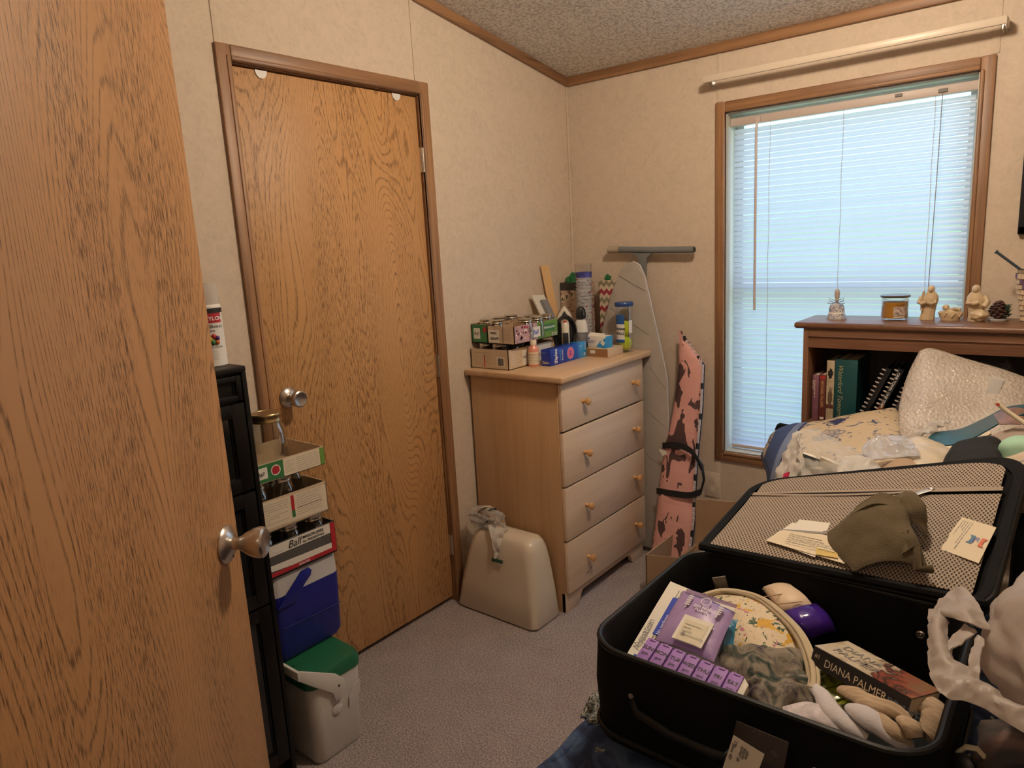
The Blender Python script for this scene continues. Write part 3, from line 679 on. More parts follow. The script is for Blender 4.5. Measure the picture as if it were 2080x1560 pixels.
# white spray bottle with black trigger
sb = thing('spray_bottle', 'white spray bottle with black sprayer behind the iron', 'bottle', (.235,-.30,ZT)); c = V(.235,-.30,ZT)
b = MB(); b.lathe([(0,0),(.030,0),(.032,.006),(.032,.09),(.029,.125),(.024,.145),(.014,.152),(0,.153)], m_white, 28, c, None, 1, .8); b.lathe([(.0326,.012),(.0326,.085),(.0300,.11)], M('grey_label',(.16,.15,.16),.5,var=(40,.4)), 28, c, None, 1, .8); b.build('body', sb)
b = MB(); b.lathe([(.015,.150),(.022,.156),(.0225,.175),(.019,.195),(.010,.205),(0,.206)], m_black, 20, c); b.tube([c+V(.01,-.012,.19),c+V(.03,-.025,.188),c+V(.036,-.03,.172)], .004, m_black, 8); b.build('sprayer', sb)
# stack of clear patterned cups
ct = thing('cup_stack', 'tall stack of clear patterned plastic cups', 'cups', (.175,-.19,ZT)); c = V(.182,-.185,ZT)
n = N('cup_print'); v = n.mapping((1,1,1)); g = n.noise(n.mapping((30,30,120)), 1, 3, .6); q = n.noise(n.mapping((40,40,60),loc=(3,1,2)), 1, 2, .5)
n.set(Base_Color=n.mix(n.math('GREATER_THAN', q, .64), n.ramp(g, [(.36,(.40,.44,.50)),(.48,(.72,.73,.74)),(.58,(.75,.75,.76)),(.68,(.25,.33,.50))]), (.55,.12,.16)), Roughness=.12, Alpha=.82); m_cupp = n.m
for i in range(21):
    z = .0155*i; r0 = .0385
    b = MB(); b.lathe([(r0*.86,z),(r0,z+.0135),(r0*1.05,z+.0148),(r0*1.05,z+.0155),(r0*.95,z+.0155)], m_cupp, 28, c); b.build('cup_rim', ct)
b = MB(); b.lathe([(.0365,.320),(.0405,.385),(.0415,.386)], m_clear, 28, c); b.build('cup', ct, 'clear topmost cup')
b = MB(); b.lathe([(.0372,.325),(.0385,.350)], M('cup_band_blue',(.06,.07,.30),.3,var=(50,.8)), 28, c); b.build('cup_band', ct)
b = MB(); b.lathe([(0,0),(.0345,0),(.038,.04),(.0385,.05)], M('cup_front',(.40,.08,.09),.3,var=(25,.7)), 28, c+V(.052,-.03,0)); b.build('cup', ct, 'loose red and blue patterned cup at the foot of the stack')
# gift bags
def giftbag(name, label, x0, x1, y0, y1, z0, z1, m, tissue=None, extra=None):
    t = thing(name, label, 'gift bag', ((x0+x1)/2,(y0+y1)/2,z0))
    b = MB()
    for (a0,a1,b0,b1) in ((x0,x0+.002,y0,y1),(x1-.002,x1,y0,y1),(x0,x1,y0,y0+.002),(x0,x1,y1-.002,y1)): b.box((a0,b0,z0),(a1,b1,z1), m)
    b.box((x0,y0,z0),(x1,y1,z0+.002), m)
    if extra: extra(b)
    b.build('bag', t)
    if tissue:
        for (cx,cy,cz_,r) in tissue: MB().blob((cx,cy,cz_), (r*.9,r*.5,r), M('green_tissue',(.02,.16,.05),.7), cx*9, .5, 3, 20, 14).build('tissue_paper', t)
    return t
n = N('holiday_bag'); g = n.noise(n.mapping((1,1,1)), 26, 4, .6, 1.5); n.set(Base_Color=n.ramp(g, [(.34,(.22,.02,.03)),(.44,(.55,.40,.28)),(.55,(.62,.48,.36)),(.66,(.18,.05,.04))]), Roughness=.4)
def gx(b):
    y = -.1205; b.slab([(.006,y,1.225),(.15,y,1.225),(.15,y,1.262),(.006,y,1.262)],.0004,M('charcoal_bag',(.05,.045,.04),.5),0,(0,-1,0))
    for i,ch in enumerate('APPY'):
        x = .006+i*.029; z = 1.165+i*.010; b.prism([(x,z),(x+.022,z+.004),(x+.022,z+.034),(x+.011,z+.042),(x,z+.030)], y-.0012, y-.0006, m_cream); b.text(ch,(x+.003,y-.0014,z+.008),(1,0,.15),(-.15,0,1),.026,m_ink,.03)
giftbag('gift_bag', 'holiday gift bag with hanging letter tags and green tissue in the corner', .006, .15, -.120, -.05, ZT, 1.262, n.m, [(.065,-.085,1.272,.032),(.035,-.085,1.262,.024),(.095,-.085,1.270,.026)], gx)
n = N('chevron_bag'); s_ = n.n('ShaderNodeSeparateXYZ'); n.l(n.coord(), s_.inputs[0]); tri = n.math('PINGPONG', n.math('ADD', s_.outputs[0], 5), .014)
q = n.math('FRACT', n.math('MULTIPLY', n.math('ADD', n.math('ADD', s_.outputs[2], n.math('MULTIPLY', tri, 1.1)), 1), 13)); x = n.ramp(q, [(0,(.66,.55,.42)),(.24,(.66,.55,.42)),(.25,(.34,.04,.06)),(.49,(.34,.04,.06)),(.5,(.66,.55,.42)),(.74,(.66,.55,.42)),(.75,(.26,.24,.15)),(1,(.26,.24,.15))]); 
for k_ in n.t.nodes:
    if k_.bl_idname == 'ShaderNodeValToRGB': k_.color_ramp.interpolation = 'CONSTANT'
n.set(Base_Color=x, Roughness=.4)
giftbag('gift_bag', 'red, cream and olive chevron gift bag beside the cup stack', .205, .318, -.095, -.035, ZT, 1.268, n.m, [(.235,-.065,1.275,.016)])
# paint paddle and packaged phone
pd = tag(MB().slab([(.030,-.205,ZT+.01),(.052,-.175,ZT+.01),(.032,-.245,1.350),(.010,-.278,1.352)], .004, M('raw_pine',(.72,.46,.22),.6), 0, (1,-1,0)).build('paint_paddle'), 'wooden paint stirring paddle leaning in the corner behind the jars', 'paint stirrer')
ph = thing('charger_pack', 'white package with a grey device leaning against the left wall', 'package', (.03,-.28,ZT))
b = MB(); b.slab([(.062,-.345,1.100),(.064,-.245,1.085),(.022,-.285,1.215),(.020,-.375,1.222)], .008, m_paper, 0, (1,-.3,0)); b.build('card', ph)
b = MB(); b.slab([(.060,-.315,1.115),(.062,-.275,1.105),(.034,-.295,1.190),(.032,-.333,1.195)], .014, M('device_grey',(.25,.25,.27),.4), .008, (1,-.3,0)); b.build('device', ph)

# ================================================================= IRONING BOARD
ib = thing('ironing_board', 'grey covered ironing board standing upright between dresser and window', 'ironing board', (.42,-.14,0))
yb = -.125
def IBP(u, v, dy=0): return None
outl = [(0.4040,-0.1100,1.3497), (0.4328,-0.1100,1.3361), (0.4582,-0.1100,1.2867), (0.4873,-0.1150,1.1630), (0.5253,-0.1200,0.9984), (0.5611,-0.1250,0.8374), (0.5648,-0.1300,0.5483), (0.5341,-0.1400,0.2206), (0.4772,-0.1500,-0.0555), (.30,-.15,.03), (.20,-.14,.10), (.16,-.13,.8), (0.2031,-0.1250,0.9271), (0.2456,-0.1200,1.0890), (0.2935,-0.1150,1.2235), (0.3388,-0.1100,1.3147), (0.3720,-0.1100,1.3441)]
m_ibf = M('silver_grey_cover', (.40,.36,.32), .7, var=(9,.08), bump=(26,.35,.006))
poly = [(p[0], max(p[2],.02)) for p in outl]
b = MB(); bb_ = bmesh.new(); A = [bb_.verts.new((p[0], -.131, p[1])) for p in poly]; B_ = [bb_.verts.new((p[0], -.107, p[1])) for p in poly]
bb_.faces.new(A); bb_.faces.new(B_[::-1])
for i in range(len(poly)): bb_.faces.new([A[i], B_[i], B_[(i+1)%len(poly)], A[(i+1)%len(poly)]])
bmesh.ops.recalc_face_normals(bb_, faces=bb_.faces); bmesh.ops.bevel(bb_, geom=[e for e in bb_.edges if abs(e.verts[0].co.y-e.verts[1].co.y)<1e-5], offset=.009, segments=3, affect='EDGES', profile=.5)
b.addbm(bb_, m_ibf); b.build('board_cover', ib)
b = MB(); ed = [(p[0], -.127, p[1]) for p in poly if True]; b.tube([Vector(e) for e in ed[:9]], .0035, M('cover_piping',(.50,.49,.50),.5), 8); b.build('piping', ib)
b = MB(); m_seam = M('seam_grey',(.28,.26,.24),.8)
for (p, q) in (((0.3359,-0.1320,1.2901),(0.4617,-0.1320,1.2244)),((0.2859,-0.1320,1.1472),(0.4772,-0.1320,1.0307)),((0.4795,-0.1320,0.8880),(0.5546,-0.1320,0.7941)),((0.4563,-0.1320,0.6950),(0.5523,-0.1320,0.6197)),((0.4523,-0.1320,0.4867),(0.5353,-0.1320,0.4296))):
    b.tube([p, lerp(p,q,.5)+V(0,0,-.002), q], .0012, m_seam, 6)
b.build('seam', ib)
m_ibl = M('leg_grey', (.17,.18,.185), .4)
fc = (0.4473,-0.0450,1.3945)
b = MB(); b.tube([(0.2883,-0.0450,1.4027), (0.4665,-0.0450,1.3937), (0.6485,-0.0450,1.3888)], .0145, m_ibl, 16); b.lathe([(.0105,0),(.0105,.001),(0,.001)], m_black, 16, V(*(0.6508,-0.0450,1.3888))+V(.002,0,0), V(*(0.6508,-0.0450,1.3888))+V(1.002,0,0)); b.build('leg_foot', ib)
p = V(*(0.2313,-0.0450,1.4049)); b = MB(); b.cyl(p, V(*(0.2883,-0.0450,1.4027)), .0155, M('beige_cap',(.40,.33,.24),.6)); b.build('foot_cap', ib)
a = V(*(0.4034,-0.0450,1.3875)); b = MB(); b.prism([(a.x-.05,a.z-.004),(a.x-.030,a.z-.018),(a.x-.018,a.z-.030),(a.x-.012,a.z-.16),(a.x-.004,a.z-.42),(a.x+.020,a.z-.42),(a.x+.020,a.z-.16),(a.x+.022,a.z-.030),(a.x+.036,a.z-.018),(a.x+.056,a.z-.004)], -.052, -.038, m_ibl, bev=.003)
b.tube([(a.x,-.052,a.z-.4),(.36,-.09,.5),(.33,-.10,.04)], .011, m_ibl, 10); b.build('leg', ib)

# ================================================================= PINK CAMOUFLAGE CASE
n = N('pink_camo'); v = n.mapping((17,17,8.5), rot=(0,R_(22),0)); g = n.noise(v, 1, 2.2, .5, .9); g2 = n.noise(n.mapping((6,6,4),loc=(4,2,1)), 1, 2, .5)
bs = n.mix(g2, (.72,.40,.34), (.62,.29,.27)); n.set(Base_Color=n.mix(n.math('GREATER_THAN', g, .555), bs, (.085,.042,.042)), Roughness=.65); n.bump(n.noise(n.mapping((4,4,22)), 1, 3, .5), .5, .01); m_camo = n.m
pc = thing('camouflage_case', 'pink camouflage long zip case leaning on the wall beside the ironing board', 'case', (.60,-.30,0))
def lean(z): return -.30+.245*z
def PCp(u, v, tilt=0): return None
left = [(0.5917,-0.0500,1.0067), (0.5909,-0.0700,0.8849), (0.5755,-0.1000,0.7006), (0.5453,-0.1300,0.5227), (0.5392,-0.1700,0.3604), (0.5431,-0.2200,0.2032), (0.5373,-0.2800,0.0133)]
right = [(0.6102,-0.0500,1.0074), (0.7029,-0.0700,0.8987), (0.7092,-0.1000,0.7254), (0.7042,-0.1300,0.5564), (0.7081,-0.1700,0.3792), (0.7258,-0.2200,0.2424), (0.7256,-0.2800,0.0621)]
b = MB(); rows = [[Vector(l), lerp(l,r,.33)+V(0,-.012,0), lerp(l,r,.67)+V(0,-.012,0), Vector(r)] for l, r in zip(left, right)]
b.sheet(rows, m_camo, 14, 60, .040, .004, 9, 2, edge=.5); b.build('body', pc)
b = MB(); b.tube([Vector(r)+V(.003,-.004,0) for r in right], .0055, m_ink, 8); b.build('zipper', pc)
m_camowt = M('camo_white_trim',(.62,.52,.52),.7); b = MB()
for i in range(40):
    t = i/40*6; k_ = int(t); p = lerp(right[k_], right[min(k_+1,6)], t-k_)+V(-.012,-.021,0)
    p2 = p+V(.014,.010,0); b.box(p2-V(.004,.006,.012), p2+V(.004,.004,.014), m_camowt if (i*7)%5 else m_ink)
b.build('trim_tape', pc)
b = MB(); p = V(*(0.5987,-0.0550,1.0033)); b.slab([p+V(-.010,-.006,-.02),p+V(.010,-.006,-.03),p+V(.004,-.006,.035),p+V(-.010,-.006,.045)],.006,m_camo,0,(0,-1,0)); b.build('hanging_loop', pc)
m_web = M('black_webbing', (.012,.012,.014), .6, bump=(300,.4))
for (a1,a2,a3,a4) in (((0.5460,-0.1500,0.5395),(0.6458,-0.1900,0.5638),(0.7080,-0.1880,0.5393),(0.7345,-0.1680,0.4720)),((0.5346,-0.1900,0.3380),(0.6392,-0.2280,0.3557),(0.7058,-0.2240,0.3602),(0.7418,-0.1950,0.3710))):
    b = MB(); b.sheet([[V(*q)+V(0,0,.014) for q in (a1,a2,a3,a4)],[V(*q)-V(0,0,.014) for q in (a1,a2,a3,a4)]], m_web, 16, 3, .004); b.build('strap', pc)
b = MB(); b.tube([(0.6997,-0.1700,0.5332),(0.7398,-0.1700,0.4844),(0.7495,-0.1720,0.4205),(0.7342,-0.1780,0.3552)], .009, m_web, 10, flat=.5); b.build('carry_handle', pc)
b = MB(); b.slab([(0.5368,-0.1700,0.5275),(0.5702,-0.1700,0.5255),(0.5795,-0.1700,0.5111),(0.5556,-0.1700,0.4984)],.001,m_paper,0,(0,-1,0)); b.build('care_tag', pc)

# cardboard box on the floor beside the bed
cb = thing('cardboard_box', 'open brown cardboard box on the floor between dresser and bed', 'box', (.90,-.32,0))
b = MB(); A_ = (0.6461,-0.5000,0.1834); B1 = (0.7873,-0.5000,0.2058); C1 = (0.8619,-0.5000,0.2816); D1 = (0.8626,-0.5000,0.4642); E1 = (1.0455,-0.5000,0.4841)
b.prism([(A_[0],0),(A_[0],A_[2]),(B1[0],B1[2]),(C1[0],C1[2]),(D1[0],D1[2]),(1.12,E1[2]+.01),(1.12,0)], -.505, -.5, m_card)
b.box((A_[0]-.002,-.505,0),(A_[0]+.003,-.22,A_[2]),m_card); b.box((A_[0],-.22,0),(1.12,-.215,.10),m_card); b.box((1.115,-.5,0),(1.12,-.22,.3),m_card); b.box((A_[0],-.5,0),(1.12,-.22,.004),m_card)
b.slab([B1,C1,(C1[0]+.004,-.5,C1[2]-.006),(B1[0]+.004,-.5,B1[2]-.008)],.007,m_cardl,0,(0,-1,0))
b.build('carton', cb)

# ================================================================= WHITE SHELL CASE (in front of the dresser side)
sc_ = thing('carrying_case', 'cream hard plastic carrying case on the carpet beside the dresser', 'carrying case', (.235,-.905,0))
b = bmesh.new(); 
def ring(x0,x1,y0,y1,z,r,n=6):
    out = []
    for cx,cy,a0 in ((x1-r,y1-r,0),(x0+r,y1-r,PI/2),(x0+r,y0+r,PI),(x1-r,y0+r,3*PI/2)):
        for i in range(n+1): a = a0+PI/2*i/n; out.append((cx+r*math.cos(a), cy+r*math.sin(a), z))
    return out
RS = [ring(.030,.432,-.985,-.818,.004,.03), ring(.026,.436,-.989,-.812,.012,.03), ring(.045,.430,-.980,-.818,.12,.035), ring(.078,.418,-.966,-.828,.25,.04), ring(.092,.410,-.958,-.834,.300,.042), ring(.100,.402,-.950,-.840,.322,.042), ring(.112,.390,-.940,-.850,.336,.036), ring(.135,.365,-.925,-.866,.342,.026)]
vs = [p for r in RS for p in r]; L_ = len(RS[0]); fs = [[j*L_+i, j*L_+(i+1)%L_, (j+1)*L_+(i+1)%L_, (j+1)*L_+i] for j in range(len(RS)-1) for i in range(L_)]+[list(range(L_))[::-1],[(len(RS)-1)*L_+i for i in range(L_)]]
b = MB(); b.add(vs, fs, m_shell); b.build('shell', sc_)
p0 = V(*(0.2241,-0.9760,0.2438)); p1 = V(*(0.2794,-0.9760,0.2455)); b = MB(); b.slab([p0+V(0,.002,-.006),p1+V(0,.002,-.006),p1+V(0,.004,.007),p0+V(0,.004,.007)],.003,M('badge_green',(.03,.10,.06),.4),-.001,(0,-1,.15)); b.text('Green',p0+V(.003,.0025,-.003),(1,0,-.03),(0,.1,1),.008,m_grayink); b.build('badge', sc_)
# pile of wrapped cords and bag scraps on it
wc = thing('cord_bundle', 'clear bag of bundled cords on top of the cream carrying case', 'cord bundle', (.16,-.89,.34))
b = MB()
for i,(dx,dy,dz,l) in enumerate(((0,0,.012,.13),(.01,.01,.028,.12),(-.01,.0,.045,.11),(.012,-.01,.058,.09))):
    b.box((.10+dx,-.925+dy,.338+dz),(.10+dx+l,-.895+dy,.338+dz+.012), m_card if i%2 else m_cream, .003)
b.build('adapter', wc)
b = MB(); rg = random.Random(5)
for i in range(7):
    cx = .15+rg.uniform(-.02,.02); b.tube([(cx+(.018+.003*i)*math.cos(a), -.908+.03*math.sin(a)+rg.uniform(-.002,.002), .375+.028*math.sin(a+.4*i)+.006*i) for a in [2*PI*k_/14 for k_ in range(14)]], .0022, m_cream if i%3 == 0 else m_black, 6, closed=True)
b.tube([(.15,-.935,.375),(.175,-.945,.385),(.20,-.94,.40)], .0012, m_whiteink, 5); b.build('cord', wc)
b = MB(); b.blob((.150,-.905,.378), (.085,.045,.045), m_bagc, 3, .35, 3, flat=.344); b.build('bag', wc)
tk = MB(); tk.sheet([[(.185,-.900,.348),(.215,-.900,.352),(.245,-.885,.350)],[(.195,-.950,.368),(.225,-.945,.350),(.265,-.935,.352)],[(.235,-.972,.310),(.240,-.974,.300),(.268,-.970,.298)],[(.245,-.980,.262),(.250,-.982,.258),(.256,-.981,.260)]], m_bag, 20, 24, .0015, .010, 30, 4); tk.build('plastic_scrap', None, 'crumpled translucent plastic scrap hanging over the cream case front', 'plastic scrap')

# ================================================================= CABINET AND COOLER STACK AT THE LEFT
CX, CY0, CY1, CZ = .333, -2.46, -1.967, 1.190
ca = thing('black_cabinet', 'tall narrow black cabinet with panelled doors behind the open door', 'cabinet', (.17,-2.21,0))
b = MB(); b.box((.004,CY0,0),(CX-.018,CY1,CZ-.016), m_cab, .002); b.box((0.004,CY0-.004,CZ-.016),(CX,CY1+.002,CZ), m_cab, .004)
b.box((CX-.019,CY1-.012,0),(CX,CY1,CZ-.016), m_cab, .001); b.build('body', ca)
def panel(b, z0, z1, glass, fw=.035):
    x0, x1 = CX-.018, CX-.002; y0, y1 = CY0+.004, CY1-.014
    b.box((x0,y0,z0),(x1,y0+fw,z1),m_cab,.002); b.box((x0,y1-fw,z0),(x1,y1,z1),m_cab,.002); b.box((x0,y0+fw,z0),(x1,y1-fw,z0+fw),m_cab,.002); b.box((x0,y0+fw,z1-fw),(x1,y1-fw,z1),m_cab,.002)
    b.box((x0,y0+fw,z0+fw),(x0+.006,y1-fw,z1-fw), m_cabglass if glass else m_cab)
    q = fw+.006; b.box((x0,y0+fw,z0+fw),(x0+.009,y0+q,z1-fw),m_cab); b.box((x0,y1-q,z0+fw),(x0+.009,y1-fw,z1-fw),m_cab)
b = MB(); panel(b, 1.105, 1.168, False, .014); b.build('drawer', ca)
for z0, z1, g in ((.872,1.098,1),(.552,.864,1),(.08,.545,1)): b = MB(); panel(b, z0, z1, g); b.build('cabinet_door', ca)
# spray paint can
sp_ = thing('spray_paint_can', 'clear coat spray paint can with translucent cap on the black cabinet', 'spray can', (.252,-2.002,CZ)); c = V(.252,-2.002,CZ)
b = MB(); b.lathe([(0,.001),(.030,0),(.0325,.003),(.0318,.006),(.0318,.145),(.0325,.149),(.030,.154),(.022,.160),(0,.161)], m_white, 32, c); b.build('can', sp_)
b = MB(); A0, A1 = R_(-100), R_(60); band(b,c,.0321,.134,.146,A0,A1,m_ink,24); band(b,c,.0321,.110,.134,R_(-60),R_(30),m_red,24)
def arc_text(b, s1, c, r, z, a_mid, size, m, bold=.01, gap=1.):
    w_ = size*.62*gap; n_ = len(s1)
    for i, ch in enumerate(s1):
        a = a_mid+(i-(n_-1)/2)*w_/r; tdir = (-math.sin(a), math.cos(a), 0); b.text(ch, c+V(r*math.cos(a), r*math.sin(a), z)-V(*tdir)*w_*.45, tdir, (0,0,1), size, m, bold)
arc_text(b,'KRYLON',c,.0324,.117,R_(-16),.0125,m_whiteink,.03); arc_text(b,'COLORmaxx',c,.0322,.098,R_(-18),.0110,m_grayink,.02); arc_text(b,'CLEAR',c,.0322,.089,R_(-24),.006,m_ink)
for (da,z,col) in ((0,.077,m_red),(.25,.072,M('can_purple',(.10,.03,.20),.4)),(-.25,.070,M('can_yellow',(.55,.45,.03),.4)),(-.1,.062,m_green),(.22,.062,M('can_orange',(.55,.16,.04),.4))):
    a = R_(-16)+da; b.blob(c+V(.0320*math.cos(a),.0320*math.sin(a),z),(.006,.006,.0065),col,amp=0,nu=14,nv=8)
arc_text(b,'SATIN CRYSTAL',c,.0322,.048,R_(-16),.0055,m_ink,0,.95)
for z in (.038,.033,.028,.023,.018): arc_text(b,'llillilllill'[:12],c,.0322,z,R_(-30),.0042,m_ink,0,.9)
b.build('can_label', sp_)
b = MB(); b.lathe([(.0285,.154),(.0295,.158),(.0295,.200),(.0275,.206),(0,.207)], film('cap_film',(.75,.72,.68),.6,0,.3,.2), 32, c); b.build('cap', sp_)

# green lidded cooler
cg = thing('green_lid_cooler', 'cream cooler with dark green lid on the carpet, bottom of the stack', 'cooler', (.19,-1.82,0))
m_cool = M('cooler_cream', (.66,.63,.58), .5, var=(5,.05), bump=(330,.5,.0012))
m_cgreen = M('cooler_green', (.012,.115,.050), .45, bump=(200,.3))
def loft(rings, m, b=None, cap=True):
    b = b or MB(); L_ = len(rings[0]); b.add([p for r in rings for p in r], [[j*L_+i, j*L_+(i+1)%L_, (j+1)*L_+(i+1)%L_, (j+1)*L_+i] for j in range(len(rings)-1) for i in range(L_)]+([list(range(L_))[::-1],[(len(rings)-1)*L_+i for i in range(L_)]] if cap else []), m); return b
loft([ring(.04,.338,-1.898,-1.742,.002,.025), ring(.037,.343,-1.902,-1.738,.012,.028), ring(.032,.350,-1.908,-1.728,.17,.032), ring(.030,.352,-1.910,-1.724,.248,.034)], m_cool).build('body', cg)
lid = loft([ring(.028,.355,-1.914,-1.720,.2485,.034), ring(.028,.355,-1.914,-1.720,.270,.034), ring(.034,.345,-1.905,-1.726,.287,.030), ring(.050,.325,-1.890,-1.740,.290,.02)], m_cgreen)
lid.box((.255,-1.895,.2885),(.262,-1.735,.2925), m_cgreen, .002); lid.build('lid', cg)
b = MB()
hp = [(0.3560,-1.9394,0.3360), (0.3560,-1.8243,0.2650), (0.3560,-1.7996,0.2370), (0.3560,-1.7957,0.2108), (0.3560,-1.8122,0.1784), (0.3560,-1.8361,0.1844), (0.3560,-1.8429,0.2138), (0.3560,-1.9018,0.2664), (0.3560,-1.9433,0.3066)]
b.prism([(a_[1],a_[2]) for a_ in hp], .354, .362, m_cool, 'x', .002)
ya = hp[0][1]; b.box((.06,ya-.008,hp[8][2]+.001),(.362,ya+.002,hp[0][2]-.001), m_cool, .003)
b.cyl((.360,(0.3600,-1.8200,0.2261)[1],(0.3600,-1.8200,0.2261)[2]),(.3628,(0.3600,-1.8200,0.2261)[1],(0.3600,-1.8200,0.2261)[2]), .0035, m_black); b.build('handle', cg)
b = MB(); b.lathe([(0,0),(.018,0),(.018,.006),(.010,.010),(0,.010)], m_cool, 24, (.346,-1.826,.150),(1.346,-1.826,.150)); b.sheet([[(.3505,-1.785,.13),(.3505,-1.762,.145),(.3505,-1.740,.155)],[(.3535,-1.785,.165),(.3535,-1.762,.19),(.3535,-1.740,.20)]], m_cool, 8, 6, .002); b.build('pivot_cap', cg)
# blue cooler
cbl = thing('blue_cooler', 'royal blue cooler with white top on the green lidded cooler', 'cooler', (.12,-1.82,.2935))
m_cblue = M('cooler_blue', (.008,.012,.20), .42, bump=(200,.25))
m_cw = M('cooler_white', (.55,.54,.53), .5)
body = loft([ring(.035,.222,-1.912,-1.700,.2935,.02), ring(.030,.235,-1.918,-1.692,.315,.025), ring(.028,.240,-1.920,-1.688,.50,.025)], m_cblue)
body.tube([(.2415,-1.90,.405),(.2415,-1.82,.402),(.2415,-1.70,.400)], .0012, m_cblue, 6); body.build('body', cbl)
loft([ring(.028,.238,-1.920,-1.688,.5005,.025), ring(.030,.236,-1.918,-1.690,.552,.025), ring(.040,.225,-1.912,-1.70,.5645,.02)], m_cw).build('lid', cbl)
b = MB(); b.prism([(-1.915,.470),(-1.885,.5),(-1.845,.535),(-1.825,.553),(-1.800,.556),(-1.790,.545),(-1.795,.530),(-1.812,.518),(-1.825,.505),(-1.85,.47)], .2405, .247, m_cblue, 'x', .002); b.build('handle', cbl)
# red and white jar case, wrapped in film
def f4(b):
    x = .2455
    b.slab([(x,-1.94,.590),(x,-1.700,.574),(x,-1.700,.600),(x,-1.94,.606)],.0003,m_paper,0,(1,0,0))
    b.slab([(x,-1.955,.572),(x,-1.70,.572),(x,-1.70,.584),(x,-1.955,.584)],.0004,m_red,.0003,(1,0,0)); b.slab([(x,-1.955,.635),(x,-1.93,.640),(x,-1.93,.662),(x,-1.955,.662)],.0004,m_red,0,(1,0,0)); b.slab([(x,-1.712,.572),(x,-1.696,.572),(x,-1.696,.662),(x,-1.712,.662)],.0004,m_red,.0004,(1,0,0))
    b.slab([(x,-1.93,.632),(x,-1.712,.632),(x,-1.712,.662),(x,-1.93,.662)],.0003,m_paper,0,(1,0,0))
    b.text('Ball',(x+.0006,-1.858,.637),(0,1,0),(0,0,1),.030,m_ink,.01,shear=.3); b.text('MASON JARS',(x+.0006,-1.808,.648),(0,1,0),(0,0,1),.0125,m_ink,.025); b.text('for PRESERVING',(x+.0006,-1.808,.636),(0,1,0),(0,0,1),.0105,m_ink,.015)
    b.text('SERRATED',(x+.0012,-1.83,.5745),(0,1,0),(0,0,1),.008,m_whiteink,.02); b.lines((x+.0008,-1.925,.656),(0,1,0),(0,0,1),.06,4,.006,m_grayink,.0008)
m_gcase = M('film_grey', (.10,.095,.09), .18, bump=(30,.6,.004))
rc = open_box('jar_carton', 'grey, white and red mason jar carton in shiny wrap on the blue cooler', (.035,-1.958,.5665), (.245,-1.694,.664), m_gcase, m_card, f4)
def f5(b):
    x = .2405; b.slab([(x,-1.93,.712),(x,-1.708,.706),(x,-1.708,.782),(x,-1.93,.790)],.0004,m_cream,0,(1,0,0))
    b.lines((x+.0004,-1.922,.778),(0,1,0),(0,0,1),.085,9,.007,m_grayink,.0012,seed=8); b.slab([(x,-1.828,.72),(x,-1.818,.72),(x,-1.818,.785),(x,-1.828,.785)],.0004,m_red,.0005,(1,0,0)); b.slab([(x,-1.828,.72),(x,-1.818,.72),(x,-1.818,.74),(x,-1.828,.74)],.0004,m_green,.0009,(1,0,0))
    b.lines((x+.0004,-1.810,.778),(0,1,0),(0,0,1),.085,9,.007,m_grayink,.0012,seed=9); b.slab([(x,-1.81,.742),(x,-1.725,.742),(x,-1.725,.7435),(x,-1.81,.7435)],.0003,m_ink,.0005,(1,0,0))
    b.slab([(x,-1.958,.705),(x,-1.945,.705),(x,-1.945,.80),(x,-1.958,.80)],.002,m_cream,0,(1,0,0))
t2 = open_box('jar_carton', 'tan jar carton printed with instructions, second from the top of the left stack', (.035,-1.957,.700), (.240,-1.705,.792), m_cardl, m_card, f5)
def f6(b):
    x = .2405; b.slab([(x,-1.955,.846),(x,-1.838,.846),(x,-1.838,.896),(x,-1.955,.896)],.0004,m_green,0,(1,0,0)); b.slab([(x,-1.838,.846),(x,-1.70,.846),(x,-1.70,.896),(x,-1.838,.896)],.0004,m_cream,0,(1,0,0)); b.slab([(x,-1.716,.846),(x,-1.70,.846),(x,-1.70,.896),(x,-1.716,.896)],.0004,m_greenl,.0005,(1,0,0))
    b.slab([(x,-1.925,.856),(x,-1.889,.856),(x,-1.889,.888),(x,-1.925,.888)],.0004,m_paper,.0005,(1,0,0)); b.text('Ball',(x+.0012,-1.923,.866),(0,1,0),(0,0,1),.016,m_ink,.01,shear=.3)
    b.lathe([(0,0),(.015,0),(.015,.0006),(0,.0006)], m_paper, 24, (x+.0004,-1.863,.872),(1.24,-1.863,.872)); b.blob((x+.001,-1.863,.872),(.0008,.012,.012),m_red,amp=.3)
    b.lines((x+.0004,-1.832,.885),(0,1,0),(0,0,1),.03,6,.006,m_grayink,.0010,seed=12); b.lines((x+.0004,-1.795,.888),(0,1,0),(0,0,1),.075,7,.006,m_grayink,.0010,seed=13)
t3 = open_box('jar_carton', 'open top jar carton with green end and berry picture, topmost of the left stack', (.035,-1.957,.844), (.240,-1.700,.898), m_cardl, m_card, f6)
m_cblk = m_black
gA = 'jars in the three stacked cartons at the left'
S1 = ('front left jar in the red and grey carton on the blue cooler','middle front jar in the red and grey carton, above its large script logo','front right jar in the red and grey carton, nearest the closet door','back right jar in the red and grey carton','back middle jar in the red and grey carton','back left jar in the red and grey carton beside the cabinet')
for i,(x,y) in enumerate(((.205,-1.915),(.205,-1.830),(.205,-1.745),(.125,-1.745),(.125,-1.830),(.075,-1.915))): jar('st1', (x,y,.571), .037, .1275, S1[i], 'jars in the red and grey carton', m_lidmetal)
S2 = ('zinc lidded jar at the front left of the tan carton beside the cabinet','zinc lidded jar in the middle front of the tan carton','jar at the back right of the tan carton near the closet door','jar at the back middle of the tan carton','jar at the back left of the tan carton')
